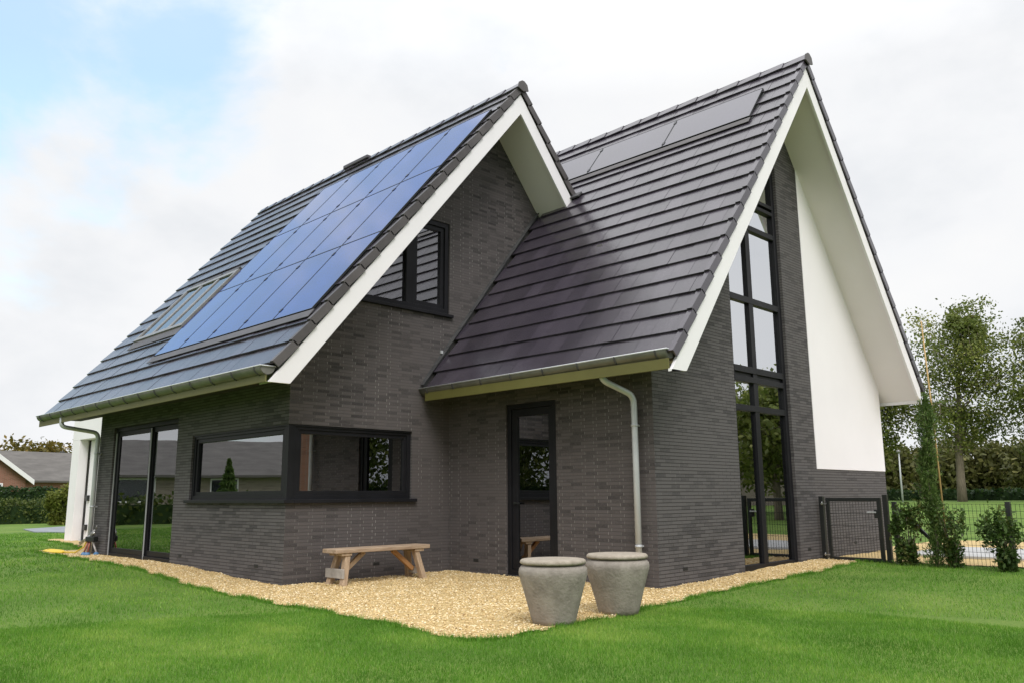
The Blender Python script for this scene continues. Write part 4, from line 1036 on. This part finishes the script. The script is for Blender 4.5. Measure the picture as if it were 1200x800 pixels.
# ------------------------------------------------------------------ what stands behind the viewer (seen in the window reflections)
gable_house('neighbour_house', 'beige house with broad grey tiled roof across the lawn, seen in the sliding door', (-43, -19, .1), R(116), 30, 11, 2.4, 4.6, M['pale_brick'], M['old_tile'],
    [('f', -6, .8, 2.2, 1.4), ('f', -1, .8, 1.6, 1.4), ('f', 4, .8, 2.4, 1.4), ('f', 8, .8, 1.2, 1.4)])
def cone_tree():
    t = thing('conifer', 'dense cone shaped conifer on the lawn facing the corner window', 'tree', (-14.5, -6.2, .1)); m = MB(); m.tube([(0, 0, -.1), (0, 0, 2.1)], [.06, .01], 6); m.build('trunk', M['bark'], t, fixn=False)
    n = 9000; f = rng.random(n) ** 1.4; a = rng.uniform(0, 6.283, n); r_ = .48 * (1 - f) ** .85 * np.sqrt(rng.uniform(.3, 1.1, n)) * (1 + .15 * np.sin(f * 60))
    np_mesh('foliage', leaves_np(np.stack([np.cos(a) * r_, np.sin(a) * r_, .08 + f * 2.15], -1), .05, aspect=2.5), 4, M['needle'], t)
cone_tree()
make_hedge('lawn_hedge', 'low green hedge in front of the beige house', (-21, -22), (-26, -3.2), .9, .11, .9, M['leaf_hedge'], .14, 60, rough=.13)
gable_house('grey_house', 'long grey bungalow beyond the trees on the right, mirrored in the gable window', (24, 49, .5), R(165), 20, 9, 2.6, 5.0, M['pale_brick'], M['old_tile'],
    [('f', -5, .8, 2.2, 1.4), ('f', 2, .8, 2.2, 1.4), ('b', -5, .8, 2.2, 1.4), ('b', 3, .8, 2.2, 1.4)])
g_ = 'roadside trees right of the house'
for i, (x, y, ht, lb) in enumerate(((13.5, 25, 4.9, 'leafy roadside tree nearest the fence corner'), (17.5, 31, 5.6, 'leafy roadside tree in the middle of the row'), (10.5, 29, 5.2, 'leafy roadside tree closest to the field'), (21, 26, 5.4, 'leafy roadside tree farthest right'))):
    make_tree('roadside_tree', lb, (x, y, h(x, y)), ht, 2.9, .25, 61 + i, M['leaf'], 6000, .15, .16, g_, spread=.42)
make_tree('roadside_tree', 'large garden tree standing behind the viewer', (22, -21, 0), 7, 4.0, .12, 66, M['leaf'], 9000, .2, .2, g_, spread=.5)
make_tree('roadside_tree', 'second garden tree farther behind the viewer', (30, -15, 0), 9, 4.6, .12, 67, M['leaf'], 9000, .24, .2, g_, spread=.5)
gable_house('red_house', 'red brick gabled house beyond the right end of the fence, mirrored in the corner window', (36, 26, .3), R(60), 14, 9, 2.7, 6.4, M['red_brick'], M['old_tile'], [('f', -3, .8, 1.6, 1.4), ('l', 1.5, .8, 1.6, 1.4)])
make_hedge('street_hedge', 'clipped green hedge far behind the viewer', (14, -26), (27, -2), 1.0, 0, 1.7, M['leaf_hedge'], .14, 50, rough=.1)

# ------------------------------------------------------------------ sky, sun, camera
SUN_EL, SUN_AZ = 48.0, -35.0     # azimuth of the sun measured from +x towards +y
w = bpy.data.worlds.new('World'); scene.world = w; w.use_nodes = True; nt = w.node_tree; nt.nodes.clear()
out = nt.nodes.new('ShaderNodeOutputWorld')
sky = nt.nodes.new('ShaderNodeTexSky'); sky.sky_type = 'NISHITA'; sky.sun_disc = False
sky.sun_elevation = R(SUN_EL); sky.sun_rotation = R(90 - SUN_AZ); sky.air_density = 1.0; sky.dust_density = 1.2; sky.ozone_density = .4
bg1 = N(nt, 'ShaderNodeBackground', Strength=0.15)
tn = N(nt, 'ShaderNodeMix', data_type='RGBA', blend_type='MULTIPLY'); tn.inputs['Factor'].default_value = 1.0; tn.inputs['B'].default_value = (0.82, 1.10, 1.05, 1)   # the photograph's cyan white balance
L(nt, sky.outputs[0], tn.inputs['A']); L(nt, tn.outputs['Result'], bg1.inputs['Color'])
tc = nt.nodes.new('ShaderNodeTexCoord')
mp = N(nt, 'ShaderNodeMapping'); mp.inputs['Scale'].default_value = (1, 1, 1.7); mp.inputs['Location'].default_value = (.3, .15, 0); L(nt, tc.outputs['Generated'], mp.inputs['Vector'])
n1 = N(nt, 'ShaderNodeTexNoise', Scale=2.3, Detail=9.0, Roughness=0.55, Distortion=.25); L(nt, mp.outputs[0], n1.inputs['Vector'])
# broad opening of blue towards the upper left of the house
dt = N(nt, 'ShaderNodeVectorMath', operation='DOT_PRODUCT'); dt.inputs[1].default_value = Vector((-.84, .08, .54)).normalized(); L(nt, tc.outputs['Generated'], dt.inputs[0])
op = N(nt, 'ShaderNodeMapRange', interpolation_type='SMOOTHSTEP'); op.inputs['From Min'].default_value = .84; op.inputs['From Max'].default_value = 1.0; op.inputs['To Min'].default_value = .0; op.inputs['To Max'].default_value = .27
L(nt, dt.outputs['Value'], op.inputs['Value'])
sb = N(nt, 'ShaderNodeMath', operation='SUBTRACT'); L(nt, n1.outputs['Fac'], sb.inputs[0]); L(nt, op.outputs[0], sb.inputs[1])
cov = N(nt, 'ShaderNodeMapRange', interpolation_type='SMOOTHSTEP'); cov.inputs['From Min'].default_value = .20; cov.inputs['From Max'].default_value = .36; cov.inputs['To Min'].default_value = .38; L(nt, sb.outputs[0], cov.inputs['Value'])
n2 = N(nt, 'ShaderNodeTexNoise', Scale=3.6, Detail=8.0, Roughness=0.55); L(nt, mp.outputs[0], n2.inputs['Vector'])
cc = ramp(nt, [(0.25, (0.78, 0.81, 0.85)), (0.5, (0.95, 0.96, 0.98)), (0.72, (1.0, 1.0, 1.0))]); L(nt, n2.outputs['Fac'], cc.inputs['Fac'])
# clouds get brighter towards the zenith, as an overcast sky does
sx = N(nt, 'ShaderNodeSeparateXYZ'); L(nt, tc.outputs['Generated'], sx.inputs[0])
zb = N(nt, 'ShaderNodeMapRange'); zb.inputs['From Min'].default_value = 0.45; zb.inputs['From Max'].default_value = 1.0; zb.inputs['To Min'].default_value = .462; zb.inputs['To Max'].default_value = 1.05
L(nt, sx.outputs['Z'], zb.inputs['Value'])
bg2 = N(nt, 'ShaderNodeBackground'); L(nt, cc.outputs[0], bg2.inputs['Color']); L(nt, zb.outputs[0], bg2.inputs['Strength'])
mx = nt.nodes.new('ShaderNodeMixShader'); L(nt, cov.outputs[0], mx.inputs[0]); L(nt, bg1.outputs[0], mx.inputs[1]); L(nt, bg2.outputs[0], mx.inputs[2])
L(nt, mx.outputs[0], out.inputs['Surface'])

sd_ = bpy.data.lights.new('sun', 'SUN'); sd_.energy = 1.0; sd_.angle = R(26); sd_.color = (1.0, .965, .91)
so = bpy.data.objects.new('sun', sd_); link(so)
sv = Vector((math.cos(R(SUN_AZ)) * math.cos(R(SUN_EL)), math.sin(R(SUN_AZ)) * math.cos(R(SUN_EL)), math.sin(R(SUN_EL))))
so.rotation_euler = sv.to_track_quat('Z', 'Y').to_euler(); so.location = (12, -9, 14)

cd = bpy.data.cameras.new('camera'); cam = bpy.data.objects.new('camera', cd); link(cam)
yaw, pit, rol = R(44.7424), R(10.5673), R(-.41506)
F = Vector((-math.sin(yaw) * math.cos(pit), math.cos(yaw) * math.cos(pit), math.sin(pit)))
Rr = F.cross(Vector((0, 0, 1))).normalized(); Uu = Rr.cross(F)
R2 = Rr * math.cos(rol) + Uu * math.sin(rol); U2 = Uu * math.cos(rol) - Rr * math.sin(rol)
mt = Matrix((R2, U2, -F)).transposed().to_4x4(); mt.translation = Vector((10.0235, -5.8056, 1.15)); cam.matrix_world = mt
cd.sensor_width = 36.0; cd.lens = 965.565 / 1200 * 36; cd.clip_start = .05; cd.clip_end = 6000
scene.camera = cam

vs_ = scene.view_settings; vs_.view_transform = 'Standard'; vs_.look = 'None'; vs_.exposure = 1.08; vs_.gamma = 1.0; vs_.use_curve_mapping = False
scene.cycles.max_bounces = 8; scene.cycles.transparent_max_bounces = 12
